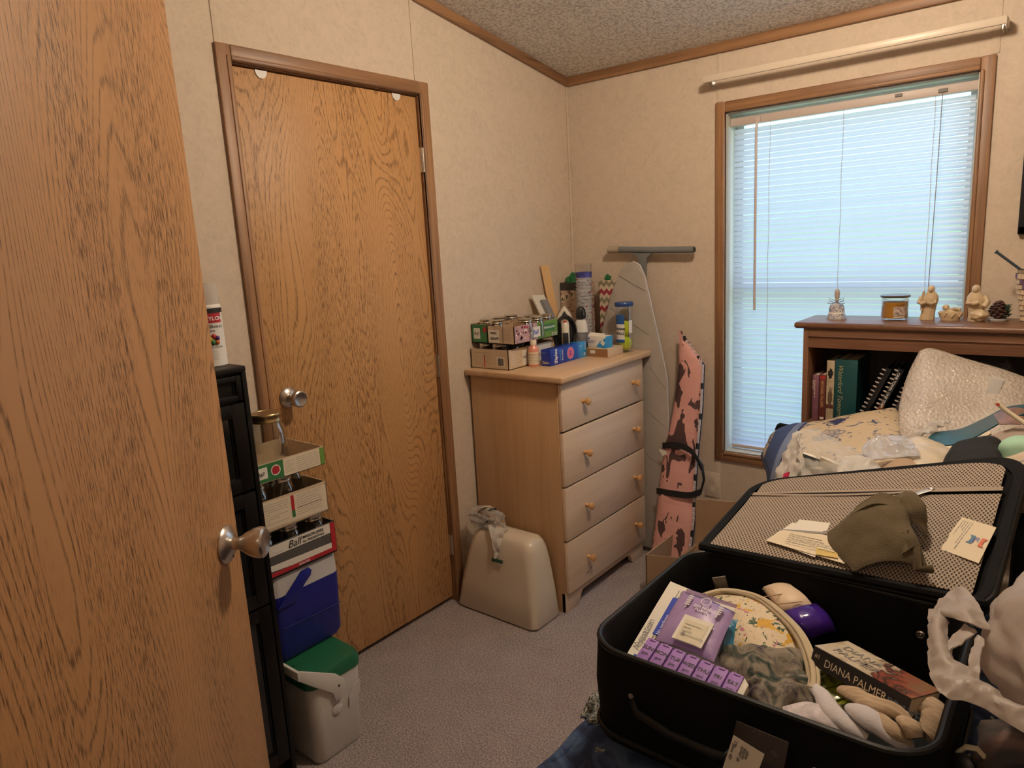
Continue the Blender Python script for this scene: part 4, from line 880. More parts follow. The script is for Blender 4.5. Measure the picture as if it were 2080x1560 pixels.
for i,(x,y) in enumerate(((.195,-1.912),(.195,-1.828),(.12,-1.75),(.12,-1.84),(.078,-1.918))): jar('st2', (x,y,.704), .038, .139, S2[i], 'jars in the tan carton of the left stack', m_lidmetal)
JARS.clear()
jar('big', (.182,-1.838,.848), .050, .176, 'large clear mason jar with brass lid in the topmost carton, nearer one', None, m_lidgold)
jar('big2', (.080,-1.885,.848), .048, .182, 'large clear mason jar behind the other in the topmost carton', None, m_lidmetal)

# ================================================================= BOOKCASE HEADBOARD
HT = 1.120; HX0, HX1 = 1.172, 2.70; HY = -.268
hb = thing('bookcase_headboard', 'dark walnut bookcase headboard against the window wall behind the bed', 'headboard', (1.94,-.14,0))
b = MB(); b.box((HX0-.032,HY-.012,HT-.022),(HX1+.032,-.022,HT), m_walnut, .009, 3); b.build('top', hb)
for x in (HX0, HX1-.02): MB().box((x,HY,0),(x+.018,-.03,HT-.022), m_walnutz, .001).build('side_panel', hb)
b = MB(); b.box((HX0+.018,HY+.002,HT-.092),(HX1-.02,HY+.018,HT-.022), m_walnut, .002); b.box((HX0+.018,HY+.006,HT-.050),(HX1-.02,HY-.001,HT-.022), m_walnut, .003); b.build('rail', hb)
MB().box((HX0+.018,-.040,.3),(HX1-.02,-.030,HT-.022), m_darkback).build('back_panel', hb)
MB().box((HX0+.018,HY+.002,.735),(HX1-.02,-.04,.753), m_walnut, .002).build('shelf', hb)
MB().box((HX0+.018,HY+.002,.20),(HX1-.02,HY+.018,.735), m_walnut).build('lower_panel', hb)
SZ = .7535
def book(label, x0, x1, h, dep, m, spine=None, pages=m_cream, y0=-.235, cat='book', group='books standing on the headboard shelf'):
    t = thing('book', label, cat, ((x0+x1)/2, y0+dep/2, SZ), group=group)
    b = MB(); c = .003
    b.box((x0,y0,SZ),(x0+c,y0+dep,SZ+h),m); b.box((x1-c,y0,SZ),(x1,y0+dep,SZ+h),m); b.box((x0,y0-.002,SZ),(x1,y0+c,SZ+h),m,.001)
    if spine: spine(b)
    b.build('cover', t); MB().box((x0+c,y0+c,SZ+.003),(x1-c,y0+dep-.004,SZ+h-.003),pages).build('pages', t); return t
m_bkpur = M('purple_cover',(.20,.085,.12),.4,var=(30,.2)); m_bkred = M('dark_red_cover',(.13,.03,.025),.45); m_bkteal = M('teal_cover',(.006,.065,.075),.4)
book('slim purple paperback at the left end of the headboard shelf', 1.200, 1.222, .170, .11, m_bkpur, lambda b: (b.lines((1.207,-.2375,SZ+.15),(0,0,-1),(1,0,0),.13,2,.006,m_cream,.0022), b.text('"',(1.206,-.2378,SZ+.157),(1,0,0),(0,0,1),.014,m_cream)))
book('dark red paperback with upright author lettering', 1.224, 1.246, .172, .11, m_bkred, lambda b: (b.text('MICHAEL PALMER',(1.2300,-.2376,SZ+.150),(0,0,-1),(1,0,0),.0125,M('gold_ink',(.50,.30,.12),.5),.02), b.slab([(1.228,-.2376,SZ+.006),(1.242,-.2376,SZ+.006),(1.242,-.2376,SZ+.014),(1.228,-.2376,SZ+.014)],.0004,m_paper,0,(0,-1,0)), b.slab([(1.226,-.2376,SZ+.156),(1.244,-.2376,SZ+.156),(1.244,-.2376,SZ+.168),(1.226,-.2376,SZ+.168)],.0004,m_red,0,(0,-1,0))))
book('pale beige hardback with dark figures on its spine', 1.248, 1.274, .226, .15, M('beige_spine',(.46,.38,.26),.6,var=(50,.25)), lambda b: (b.blob((1.261,-.238,SZ+.178),(.007,.0008,.016),m_ink,amp=.6), b.blob((1.262,-.238,SZ+.09),(.006,.0008,.030),M('spine_brown',(.12,.08,.05),.6),amp=.7), b.slab([(1.249,-.2376,SZ+.05),(1.273,-.2376,SZ+.05),(1.273,-.2376,SZ+.064),(1.249,-.2376,SZ+.064)],.0004,m_bkred,0,(0,-1,0))))
book('thick teal hardback, its title in gold script', 1.276, 1.350, .232, .17, m_bkteal, lambda b: (b.box((1.3085,-.236,SZ),(1.3095,-.04,SZ+.232),m_ink), b.text('Waterford Tomorrow',(1.288,-.2376,SZ+.215),(0,0,-1),(1,0,0),.0235,M('gold_script',(.40,.36,.20),.5),0,shear=.35)))
# spiral bound albums leaning to the right
for i,(xb, xt, lab, ttl) in enumerate(((1.345,1.432,'black spiral album, leftmost of the leaning albums on the shelf',None),(1.385,1.470,'black spiral album with orange cover band, middle of the leaning albums','ONE TOWN, ONE TEAM'),(1.435,1.520,'black spiral album, rightmost of the leaning albums on the shelf','HISTORY OF OGDEN'))):
    t = thing('spiral_album', lab, 'album', (xb,-.15,SZ), group='spiral albums leaning on the headboard shelf')
    d = V(xt-xb,0,.205).normalized(); q = V(d.z,0,-d.x); o = V(xb+.008,-.232,SZ+.008); Lh = .222
    b = MB(); m_alb = M('album_black',(.012,.014,.020),.3)
    for k_ in (0,.016): b.slab([o+q*k_, o+q*k_+d*Lh, o+q*k_+d*Lh+V(0,.16,0), o+q*k_+V(0,.16,0)], .003, m_alb, 0, q)
    b.slab([o+q*.004-V(0,.001,0), o+q*.004+d*Lh-V(0,.001,0), o+q*.016+d*Lh-V(0,.001,0), o+q*.016-V(0,.001,0)], .001, m_alb, 0, (0,-1,0))
    if i == 1: b.slab([o+q*.003+d*.02, o+q*.003+d*.085, o+q*.017+d*.085, o+q*.017+d*.02], .0006, M('album_orange',(.33,.12,.05),.4), .0016, (0,-1,0))
    if ttl: b.text(ttl, o+q*.005+d*(.208 if i == 1 else .16)+V(0,-.0024,0), -d, q, .0125 if i == 1 else .010, m_whiteink if i == 1 else m_grayink, .02)
    b.build('cover', t)
    b = MB()
    for k_ in range(13): p = o+q*(-.002)+d*(.014+k_*.0165); b.tube([p+q*.006*math.cos(a)+V(0,-.004+.006*math.sin(a),0) for a in [2*PI*j/10 for j in range(10)]], .0016, m_rail, 5, closed=True)
    b.build('spiral_binding', t)
# round dial behind the bubble wrap
dl = thing('round_dial', 'dark round dial with raised numerals inside the headboard bookcase', 'dial', (1.66,-.10,.80))
c = V(1.66,-.080,.906); b = MB(); m_dial = M('dial_black',(.020,.020,.022),.5); b.lathe([(0,0),(.145,0),(.148,.004),(.148,.012),(.138,.016),(0,.016)], m_dial, 48, c, c+V(0,-1,0)); b.lathe([(.139,.016),(.146,.018),(.148,.014)], m_black, 48, c, c+V(0,-1,0)); b.build('disc', dl)
for ch, a in (('90',92),('80',62),('70',32),('100',122),('110',150)):
    p = c+V(.115*math.cos(R_(a)), -.0165, .115*math.sin(R_(a))); r = V(math.sin(R_(a)),0,-math.cos(R_(a))); MB().text(ch, p-V(0,0,0)-r*.013, r, r.cross(V(0,-1,0))*-1, .030, M('dial_mark',(.10,.10,.11),.5), .01).build('numeral', dl)

# things on the headboard top
m_ivory = M('ivory_ceramic', (.60,.47,.30), .35)
def fig(label, nm, cat, loc): return thing(nm, label, cat, loc)
L0 = V(1.252,-.150,HT)
t = thing('ceramic_bell', 'small blue and white ceramic bell with ribbon bow on the headboard', 'bell', L0)
n = N('bell_print'); g = n.noise(n.mapping((1,1,1)), 150, 2, .6); n.set(Base_Color=n.ramp(g, [(.42,(.60,.56,.52)),(.6,(.22,.25,.38))]), Roughness=.25)
MB().lathe([(.034,0),(.0345,.002),(.031,.010),(.027,.024),(.026,.040),(.022,.052),(.012,.058),(.006,.060)], n.m, 32, L0).lathe([(.032,.0015),(.024,.04),(0,.055)], m_white, 32, L0).build('bell_body', t)
MB().lathe([(.005,.058),(.0055,.066),(.0085,.080),(.0095,.094),(.0070,.105),(.003,.110),(0,.1105)], M('bell_beige',(.50,.42,.38),.35), 20, L0).build('bell_handle', t)
m_rib = M('ribbon_blue',(.22,.26,.32),.5)
b = MB(); 
for s_ in (-1,1):
    b.tube([L0+V(0,-.008,.064), L0+V(s_*.014,-.010,.072), L0+V(s_*.026,-.010,.078), L0+V(s_*.024,-.010,.067), L0+V(s_*.010,-.009,.062)], .0022, m_rib, 6, flat=.5); b.tube([L0+V(0,-.009,.063), L0+V(s_*.018,-.014,.056), L0+V(s_*.030,-.014,.060)], .0016, m_rib, 5)
b.build('ribbon_bow', t)
L0 = V(1.438,-.130,HT); t = thing('jar_candle', 'yellow jar candle with a flat metal lid on the headboard', 'candle', L0)
MB().lathe([(0,.001),(.041,0),(.043,.004),(.0435,.078)], m_clear, 40, L0).build('glass', t)
MB().lathe([(0,.007),(.0405,.007),(.0408,.062),(0,.062)], M('yellow_wax',(.60,.30,.035),.5), 40, L0).build('wax', t)
MB().lathe([(.046,.0785),(.047,.080),(.047,.0855),(.045,.087),(0,.087)], M('candle_lid',(.22,.19,.18),.3,.8), 40, L0).build('lid', t)
b = MB(); band(b, L0, .0437, .016, .048, R_(-85), R_(-30), M('candle_label',(.42,.34,.30),.5,var=(110,.8)), 14); band(b, L0, .0439, .010, .015, R_(-82), R_(-34), m_cream, 10); arc_text(b, 'FRAGRANCE', L0, .0437, .052, R_(-57), .0062, m_bkred, .0, .9); b.build('label', t)
def robe(L0, hgt, lean, wide, kneel=False):
    b = MB(); rings = []
    prof = [(.0,.92),(.06,.88),(.2,.82),(.4,.86),(.55,.98),(.66,.94),(.76,.66),(.80,.46),(.84,.44),(.90,.46),(.95,.38),(.99,.18)]
    for t_, r in prof:
        cx = lean*math.sin(t_*1.6)*.02; rr = .5*wide*r; ring_ = []
        for i in range(28):
            a = 2*PI*i/28; f = 1+.07*math.sin(a*9)*(1 if t_ < .7 else 0)*(1-t_); ring_.append(tuple(L0+V(cx+rr*math.cos(a)*f, rr*.8*math.sin(a)*f-(.004 if t_ > .78 else 0), hgt*t_)))
        rings.append(ring_)
    loft(rings, m_ivory, b); return b
L0 = V(1.533,-.105,HT); b = robe(L0, .118, .5, .050)
for s_ in (-1,1): b.tube([L0+V(s_*.018,-.006,.078), L0+V(s_*.025,-.012,.058), L0+V(s_*.014,-.024,.056), L0+V(0,-.026,.062)], .0062, m_ivory, 10)
b.tube([L0+V(-.010,-.012,.098),L0+V(-.016,-.010,.07),L0+V(-.014,-.014,.03)], .004, m_ivory, 8); b.blob(L0+V(.010,-.013,.102),(.0065,.006,.0085),m_ivory,amp=0,nu=14,nv=10)
tag(b.build('nativity_figure'), 'ivory standing robed woman figurine with bowed head on the headboard', 'figurine')
L0 = V(1.604,-.110,HT); b = MB(); b.lathe([(0,0),(.028,0),(.029,.006),(.033,.014),(.035,.026),(.033,.030),(.026,.027),(0,.024)], m_ivory, 28, L0, None, 1, .75)
for i in range(9): a = i*.7; b.tube([L0+V(.033*math.cos(a),.025*math.sin(a),.012), L0+V(.036*math.cos(a+.3),.027*math.sin(a+.3),.026)], .0025, m_ivory, 6)
b.blob(L0+V(-.014,-.004,.042),(.0105,.010,.0105),m_ivory,amp=.05); b.blob(L0+V(.004,-.003,.030),(.020,.013,.008),m_ivory,2,.1); b.tube([L0+V(-.005,-.008,.034),L0+V(.012,-.014,.040),L0+V(.020,-.010,.036)],.0045,m_ivory,8); b.blob(L0+V(.022,0,.034),(.009,.009,.008),m_ivory,3,.1)
tag(b.build('manger_figure'), 'ivory baby in a manger figurine between the two robed ones', 'figurine')
L0 = V(1.680,-.125,HT); b = robe(L0, .120, -.3, .054); b.tube([L0+V(-.020,-.006,.080),L0+V(-.026,-.014,.058),L0+V(-.008,-.028,.060),L0+V(.006,-.026,.064)],.0075,m_ivory,10); b.tube([L0+V(.020,-.004,.082),L0+V(.028,-.010,.064),L0+V(.020,-.020,.048)],.009,m_ivory,10)
b.blob(L0+V(.008,-.010,.020),(.026,.022,.020),m_ivory,5,.15); b.blob(L0+V(-.007,-.012,.104),(.0085,.008,.0105),m_ivory,amp=0,nu=14,nv=10)
tag(b.build('nativity_figure'), 'ivory kneeling robed man figurine right of the manger', 'figurine')
L0 = V(1.738,-.105,HT); t = thing('pinecone_ornament', 'brown pinecone ornament with small evergreen sprig on the headboard', 'ornament', L0)
b = MB(); b.lathe([(0,0),(.029,0),(.030,.004),(.026,.007),(0,.008)], M('stone_base',(.35,.32,.30),.9,bump=(200,.8)), 24, L0); b.build('base', t)
b = MB(); m_cone = M('cone_brown',(.10,.045,.035),.6); rg = random.Random(2); b.blob(L0+V(0,0,.032),(.017,.016,.026),m_cone,1,.2)
for i in range(46):
    a = i*2.4; z = .012+.052*(i/46); r = .024*math.sin(PI*(.25+.7*i/46)); p = L0+V(r*math.cos(a),r*math.sin(a),z); b.blob(p,(.0065,.0065,.0035),m_cone,i,.3,nu=8,nv=6)
b.build('cone', t)
b = MB(); m_spr = M('sprig_green',(.012,.07,.035),.7)
for i in range(60): a = rg.uniform(-1.2,1.2); p = L0+V(.014+.014*math.cos(a),-.008+.014*math.sin(a),.012+rg.uniform(0,.038)); b.tube([p,p+V(rg.uniform(-.006,.009),rg.uniform(-.009,.004),rg.uniform(0,.008))],.0012,m_spr,4)
b.build('sprig', t)
# woven basket with a knitting needle at the right edge
L0 = V(1.86,-.130,HT); t = thing('woven_basket', 'pale woven splint basket at the right end of the headboard view', 'basket', L0)
b = MB(); rg = random.Random(3)
for j in range(9):
    for i in range(20):
        a0 = 2*PI*(i+(j%2)*.5)/20; r = .060+.0025*j; z = .008+j*.0165; vs = []
        for q in range(5): a = a0+(2*PI/20)*.92*q/4; bulge = .004*math.sin(PI*q/4); vs += [L0+V((r+bulge)*math.cos(a),(r+bulge)*math.sin(a),z), L0+V((r+bulge)*math.cos(a),(r+bulge)*math.sin(a),z+.0145)]
        b.add(vs, [[2*q,2*q+2,2*q+3,2*q+1] for q in range(4)], M('basket_cream',(.62,.47,.32),.7) if (i+j)%9 else M('basket_plum',(.14,.07,.13),.6))
b.lathe([(0,0),(.060,0),(.058,.15),(.078,.155),(.080,.166),(.074,.166)], M('basket_inner',(.35,.25,.16),.8), 30, L0); b.build('weave', t)
tag(MB().cyl((1.7256,-0.1500,1.3421), (1.8373,-0.1200,1.2424), .0042, M('needle_slate',(.05,.07,.085),.3)).lathe([(0,0),(.0062,.001),(.0062,.006),(0,.007)], M('needle_slate',0), 12, (1.7256,-0.1500,1.3421), V(*(1.7256,-0.1500,1.3421))+V(-.8,0,.6)).build('knitting_needle'), 'dark slate stick poking out of the woven basket', 'stick')

# ================================================================= BED
bd = thing('bed', 'bed under the clutter, its navy floral quilt hanging at the foot corner', 'bed', (1.95,-1.2,0))
n = N('navy_quilt'); v = n.mapping((1,1,1)); g = n.noise(v, 13, 3, .6, 1.2); g2 = n.noise(n.mapping((1,1,1),loc=(3,2,5)), 9, 3, .55, .8); sp2 = n.noise(v, 220, 2, .6)
base = n.ramp(g, [(.40,(.012,.022,.060)),(.52,(.03,.055,.13)),(.62,(.06,.10,.19))]); pat = n.math('GREATER_THAN', g2, .60); spk = n.math('GREATER_THAN', sp2, .5)
n.set(Base_Color=n.mix(pat, base, n.mix(spk, (.05,.065,.08), (.32,.32,.27))), Roughness=.9); n.bump(n.noise(v, 30, 3, .6), .6, .008); m_quilt = n.m
n = N('taupe_cloth'); m_taupe = M('taupe_sheet',(.36,.29,.24),.8,bump=(12,.5,.01))
BXL, BZ = 1.262, .515
MB().box((1.29,-2.16,.10),(2.70,-.29,.30), m_black, .01).build('box_spring', bd)
MB().box((1.285,-2.165,.30),(2.70,-.285,.50), m_taupe, .04, 4).build('mattress', bd)
b = MB(); b.sheet([[(1.245,-2.20,.06),(1.235,-1.85,.10),(1.245,-1.4,.10),(1.25,-.95,.12)],[(1.252,-2.20,.35),(1.240,-1.85,.35),(1.245,-1.4,.35),(1.25,-.95,.35)],[(1.265,-2.18,.500),(1.262,-1.85,.505),(1.265,-1.4,.505),(1.27,-.95,.505)],[(1.33,-2.18,.525),(1.33,-1.85,.52),(1.33,-1.4,.52),(1.33,-.95,.52)],[(2.0,-2.18,.525),(2.0,-1.85,.52),(2.0,-1.4,.52),(2.0,-.95,.52)],[(2.68,-2.18,.525),(2.68,-1.85,.52),(2.68,-1.4,.52),(2.68,-.95,.52)]], m_quilt, 40, 60, .014, .010, 7, 3)
b.sheet([[(1.25,-2.205,.06),(1.9,-2.215,.06),(2.66,-2.205,.06)],[(1.262,-2.195,.5),(1.9,-2.195,.51),(2.66,-2.195,.5)]], m_quilt, 30, 16, .014, .010, 7, 5)
b.blob((1.262,-1.80,.520),(.035,.075,.030),m_quilt,4,.35,2.5)
b.build('quilt', bd)

# floral pillow sham leaning on the headboard
n = N('sham_print'); v = n.coord(); s_ = n.n('ShaderNodeSeparateXYZ'); n.l(v, s_.inputs[0]); X_ = s_.outputs[0]
vv = n.mapping((1,1,1)); g = n.noise(n.mapping((1,1,1),loc=(2,7,1)), 19, 4, .65, 1.8); blob_ = n.noise(n.mapping((1,1,1),loc=(9,1,4)), 10, 1.5, .5)
fl = n.math('GREATER_THAN', g, .60); c1 = n.mix(fl, (.62,.49,.33), (.10,.11,.17))
def near(pt, r, wob=.03):
    vm = n.n('ShaderNodeVectorMath', operation='DISTANCE'); n.l(n.coord(), vm.inputs[0]); vm.inputs[1].default_value = [pt[0]-1.33, pt[1]+.55, pt[2]-.60]
    return n.math('LESS_THAN', n.math('ADD', vm.outputs['Value'], n.math('MULTIPLY', n.math('SUBTRACT', g, .5), wob*3)), r)
pet = n.math('GREATER_THAN', n.noise(n.mapping((1,1,1)), 60, 3, .6, 2.), .5)
c1 = n.mix(near((1.3541,-0.5500,0.7562), .055), c1, n.mix(pet, (.16,.17,.24), (.52,.43,.32))); c1 = n.mix(near((1.3427,-0.4400,0.7896), .036), c1, (.025,.032,.11))
leftp = n.mix(n.math('GREATER_THAN', n.noise(vv, 26, 4, .7, 2.), .56), (.55,.43,.29), (.03,.035,.06))
def lt(a): return n.math('LESS_THAN', X_, a)
col = n.mix(lt(-.095), c1, (.02,.03,.09)); col = n.mix(lt(-.105), col, (.16,.20,.32)); col = n.mix(lt(-.130), col, (.035,.06,.155)); col = n.mix(lt(-.195), col, leftp); col = n.mix(lt(-.235), col, (.03,.04,.08))
n.set(Base_Color=col, Roughness=.85); n.bump(n.noise(n.mapping((1,1,1)), 55, 3, .6), .5, .004); m_sham = n.m
ps = thing('pillow_sham', 'quilted cream pillow sham with blue flowers and a blue patchwork border', 'pillow', (1.33,-.55,.60))
rows = [[(1.1020,-0.4000,0.6914),(1.1529,-0.3600,0.7474),(1.2763,-0.3200,0.7746),(1.3985,-0.3000,0.8123),(1.4916,-0.3000,0.8361)],
        [(1.1144,-0.5000,0.6719),(1.1983,-0.5000,0.7215),(1.3255,-0.5000,0.7562),(1.4394,-0.4800,0.7913),(1.5444,-0.4600,0.8239)],
        [(1.1769,-0.6200,0.6555),(1.2656,-0.6600,0.6985),(1.3889,-0.6800,0.7399),(1.4980,-0.6800,0.7722),(1.5932,-0.6400,0.7981)],
        [(1.2150,-0.7000,0.6016),(1.3188,-0.7800,0.6629),(1.4448,-0.8400,0.7275),(1.5456,-0.8400,0.7596),(1.6333,-0.8000,0.7838)]]
MB().sheet(rows, m_sham, 50, 40, .075, .006, 11, 3, edge=.5).build('sham', ps)
m_navy = M('navy_binding',(.018,.024,.055),.7)
b = MB(); e1 = [V(*q)+V(0,0,.0) for q in rows[0]]; b.tube([V(*r[0]) for r in rows], .009, m_navy, 8); b.tube(e1, .006, m_navy, 8); b.build('binding', ps)
# black padded handle in front of the window
ha = thing('padded_handle', 'black foam padded handle sticking up in front of the window', 'handle', (1.1525,-0.3300,0.7271))
MB().lathe([(0,0),(.85,.01),(1,.06),(1,.94),(.85,.99),(0,1)] and [(0,0),(.014,.02),(.0185,.08),(.019,.92),(.014,.98),(0,1)], m_fab, 20, (1.1043,-0.3300,0.7343), (1.2246,-0.3400,0.7295)).build('grip', ha)
b = MB(); b.tube([(1.1078,-0.3300,0.7385),(1.1026,-0.3300,0.7266),(1.1069,-0.3300,0.6930),(1.10,-.33,.60),(1.10,-.33,.02)], .006, m_black, 8); b.build('post', ha)

# bubble wrapped parcel
n = N('bubble_film'); v = n.mapping((1,1,1)); g = n.vor(v, 105); n.set(Base_Color=n.ramp(n.noise(v, 6, 3, .5), [(.3,(.50,.43,.36)),(.7,(.62,.56,.50))]), Roughness=.28, Alpha=1.); n.bump(g, .9, .004); m_bub = n.m
bw = thing('bubble_wrapped_parcel', 'large flat parcel in bubble wrap leaning against the headboard', 'parcel', (1.70,-.42,.80))
rows = [[(1.5497,-0.3100,1.0418),(1.5854,-0.3000,1.0485),(1.6745,-0.3000,1.0215),(1.7789,-0.3000,0.9908),(1.8905,-0.3000,0.9492)],
        [(1.5305,-0.3600,0.9775),(1.5868,-0.3550,0.9981),(1.6848,-0.3600,0.9667),(1.7867,-0.3600,0.9443),(1.8957,-0.3600,0.9096)],
        [(1.5279,-0.4400,0.9216),(1.5994,-0.4400,0.9281),(1.6976,-0.4400,0.9066),(1.7962,-0.4400,0.8943),(1.9016,-0.4400,0.8695)],
        [(1.5380,-0.5400,0.8654),(1.6139,-0.5500,0.8536),(1.7142,-0.5500,0.8436),(1.8083,-0.5500,0.8412),(1.9084,-0.5500,0.8336)],
        [(1.5701,-0.6200,0.8046),(1.6433,-0.6400,0.7979),(1.7274,-0.6400,0.7959),(1.8172,-0.6200,0.7899),(1.9142,-0.6200,0.7914)]]
MB().sheet(rows, m_bub, 56, 56, .055, .007, 8, 6, edge=.5).build('wrap', bw)
b = MB(); b.sheet([[(1.7807,-0.3150,1.0723) if False else (1.7544,-0.3750,0.9869),(1.7856,-0.3750,0.9772)],[(1.7374,-0.4600,0.8999),(1.7680,-0.4600,0.8956)]], m_bagc, 4, 12, .002); b.build('tape', bw)

# stuff on the bed: one thing each
def cloth(name, label, cat, rows, m, t=.006, amp=.006, k=14, seed=0, nu=30, nv=26, ridge=False, edge=0.):
    return tag(MB().sheet(rows, m, nu, nv, t, amp, k, seed, ridge, edge).build(name), label, cat)
m_teal = M('magazine_teal',(.012,.085,.115),.3,var=(14,.25))
mg = thing('magazine', 'teal covered magazine bent open on top of the bed pile', 'magazine', (1.70,-.66,.80))
b = MB(); rows = [[(1.6365,-0.7200,0.8399),(1.6579,-0.7000,0.8732),(1.7152,-0.6800,0.8868),(1.7677,-0.6600,0.9188),(1.8135,-0.6400,0.9495),(1.8709,-0.6400,0.9660)],[(1.6638,-0.8000,0.8672),(1.7031,-0.8000,0.8700),(1.7510,-0.8000,0.8925),(1.7913,-0.8000,0.9251),(1.8301,-0.8000,0.9578),(1.8781,-0.8000,0.9782)]]
b.sheet(rows, m_teal, 30, 10, .003); b.build('cover', mg)
b = MB(); b.sheet([[(1.6678,-0.8030,0.8658),(1.7095,-0.8050,0.8681),(1.7570,-0.8050,0.8906),(1.7940,-0.8050,0.9215)],[(1.6840,-0.8200,0.8617),(1.7171,-0.8200,0.8651),(1.7621,-0.8200,0.8860),(1.7977,-0.8200,0.9179)]], m_cream, 20, 4, .006); b.build('page_block', mg)
cloth('printed_card', 'brown and cream printed card lying on the teal magazine', 'card', [[(1.7956,-0.7800,0.9597),(1.8360,-0.7600,0.9776),(1.8867,-0.7600,0.9678)],[(1.8136,-0.8400,0.9500),(1.8528,-0.8400,0.9547),(1.8915,-0.8400,0.9520)]], M('brown_print',(.20,.11,.08),.4,var=(24,.5)), .002, 0)
tag(MB().tube([(1.8034,-0.8600,1.0093),(1.8325,-0.8600,0.9865),(1.8937,-0.8800,0.9475)], .0052, m_cream, 10).lathe([(0,0),(.004,0),(.004,.001),(0,.001)], m_red, 12, (1.8092,-0.8670,1.0052), V(*(1.8092,-0.8670,1.0052))+V(0,-1,.3)).build('rolled_pole'), 'cream plastic tube with a red dot lying over the magazine', 'tube')
cloth('brown_paper_sheet', 'brown grey paper sheet under the magazine at the right', 'paper', [[(1.7170,-0.8600,0.8614),(1.7856,-0.8400,0.9111),(1.8899,-0.8400,0.9738)],[(1.7573,-0.9200,0.8395),(1.8243,-0.9200,0.8875),(1.8965,-0.9200,0.9341)]], m_taupe, .003, .004)
cloth('black_garment', 'black cloth garment bunched on the bed behind the suitcase lid', 'garment', [[(1.7246,-0.8800,0.8679),(1.7467,-0.8600,0.9007),(1.7862,-0.8500,0.9162),(1.8054,-0.8600,0.9162),(1.8236,-0.8800,0.9076)],[(1.7133,-0.9500,0.8600),(1.7577,-0.9500,0.8919),(1.8062,-0.9500,0.9076),(1.8175,-0.9400,0.8981),(1.8317,-0.9400,0.8881)],[(1.7100,-1.0300,0.8454),(1.7684,-1.0300,0.8675),(1.8237,-1.0200,0.8797),(1.8272,-1.0000,0.8721),(1.8379,-1.0000,0.8668)]], M('black_cotton',(.010,.010,.012),.9), .035, .010, 12, 3, edge=.5)
tag(MB().blob((1.8820,-0.9300,0.9133), (.060,.04,.036), M('mint_fabric',(.36,.60,.44),.7), 2, .06, sq=.8).build('mint_pillow'), 'mint green pillow edge at the right side of the bed', 'pillow')
n = N('striped_ticking'); s_ = n.n('ShaderNodeSeparateXYZ'); n.l(n.coord(), s_.inputs[0]); q = n.math('FRACT', n.math('MULTIPLY', s_.outputs[1], 34)); n.set(Base_Color=n.mix(n.math('LESS_THAN', q, .12), (.58,.47,.36), (.30,.29,.34)), Roughness=.85)
cloth('striped_pillow', 'beige pillow with thin grey stripes at the right edge beyond the suitcase', 'pillow', [[(1.7961,-0.9400,0.8666),(1.8493,-0.9500,0.9055),(1.8977,-0.9500,0.9361),(1.9497,-0.9500,0.9491)],[(1.8464,-1.0000,0.8635),(1.8727,-1.0000,0.8820),(1.9115,-1.0000,0.8999),(1.9540,-1.0000,0.9067)],[(1.8644,-1.0300,0.8337),(1.8869,-1.0400,0.8412),(1.9168,-1.0400,0.8502),(1.9586,-1.0400,0.8581)]], n.m, .035, .004, 9, 2, edge=.5)
ft = thing('folding_tray', 'wooden edged tray lying under the striped pillow at the right', 'tray', (1.8865,-1.0000,0.8141)); p = V(*(1.8709,-1.0000,0.8158))
MB().box((p.x-.01,p.y,p.z-.030),(p.x+.35,p.y+.22,p.z-.004), streak('tray_wood',(.45,.30,.17),(.25,.15,.08),'x'), .003).build('board', ft)
MB().box((p.x-.005,p.y+.005,.545),(p.x+.30,p.y+.2,p.z-.031), m_fab, .02).build('black_base', ft)
cloth('beige_trousers', 'folded beige trousers beside the clear package on the bed', 'trousers', [[(1.5678,-0.9000,0.8159),(1.6212,-0.8800,0.8390),(1.6777,-0.8800,0.8345),(1.7391,-0.9000,0.8435)],[(1.5828,-1.0000,0.8143),(1.6424,-1.0000,0.8413),(1.6956,-1.0000,0.8401),(1.7465,-1.0000,0.8426)],[(1.6034,-1.0600,0.8043),(1.6645,-1.0600,0.8218),(1.7152,-1.0600,0.8310),(1.7588,-1.0600,0.8450)]], M('beige_twill',(.40,.28,.18),.85), .04, .008, 13, 8, edge=.5)
cloth('clear_package', 'shiny clear plastic package in the middle of the bed pile', 'package', [[(1.5147,-0.8200,0.8631),(1.5569,-0.8000,0.8778),(1.6109,-0.8000,0.8806)],[(1.5138,-0.8800,0.8504),(1.5712,-0.8700,0.8698),(1.6403,-0.8700,0.8794)],[(1.5456,-0.9400,0.8441),(1.5971,-0.9400,0.8586),(1.6631,-0.9400,0.8751)]], glassy('shiny_wrap',(.62,.62,.66),.55,.06,1.), .020, .012, 26, 2, 40, 30, ridge=True, edge=.5)
cloth('white_mailer', 'cream plastic mailer bag lying across the bed beside the clear package', 'mailer bag', [[(1.5760,-0.8000,0.8592),(1.6254,-0.7800,0.8748),(1.6840,-0.7800,0.8621),(1.7212,-0.8000,0.8457)],[(1.6185,-0.9000,0.8509),(1.6648,-0.8800,0.8683),(1.7037,-0.8800,0.8583),(1.7315,-0.9000,0.8487)],[(1.6512,-0.9600,0.8530),(1.6887,-0.9600,0.8551),(1.7204,-0.9600,0.8514),(1.7361,-0.9600,0.8476)]], M('mailer_cream',(.62,.53,.40),.35,bump=(30,.5,.004)), .028, .010, 16, 4, edge=.5)
cloth('white_plastic_scrap', 'white translucent bag scrap pinned between parcel and magazine', 'plastic bag', [[(1.6004,-0.6600,0.8487),(1.6385,-0.6400,0.8880),(1.6916,-0.6400,0.9056)],[(1.6052,-0.7200,0.8355),(1.6264,-0.7100,0.8645),(1.6610,-0.7100,0.8873)]], m_bag, .003, .012, 30, 5, ridge=True)
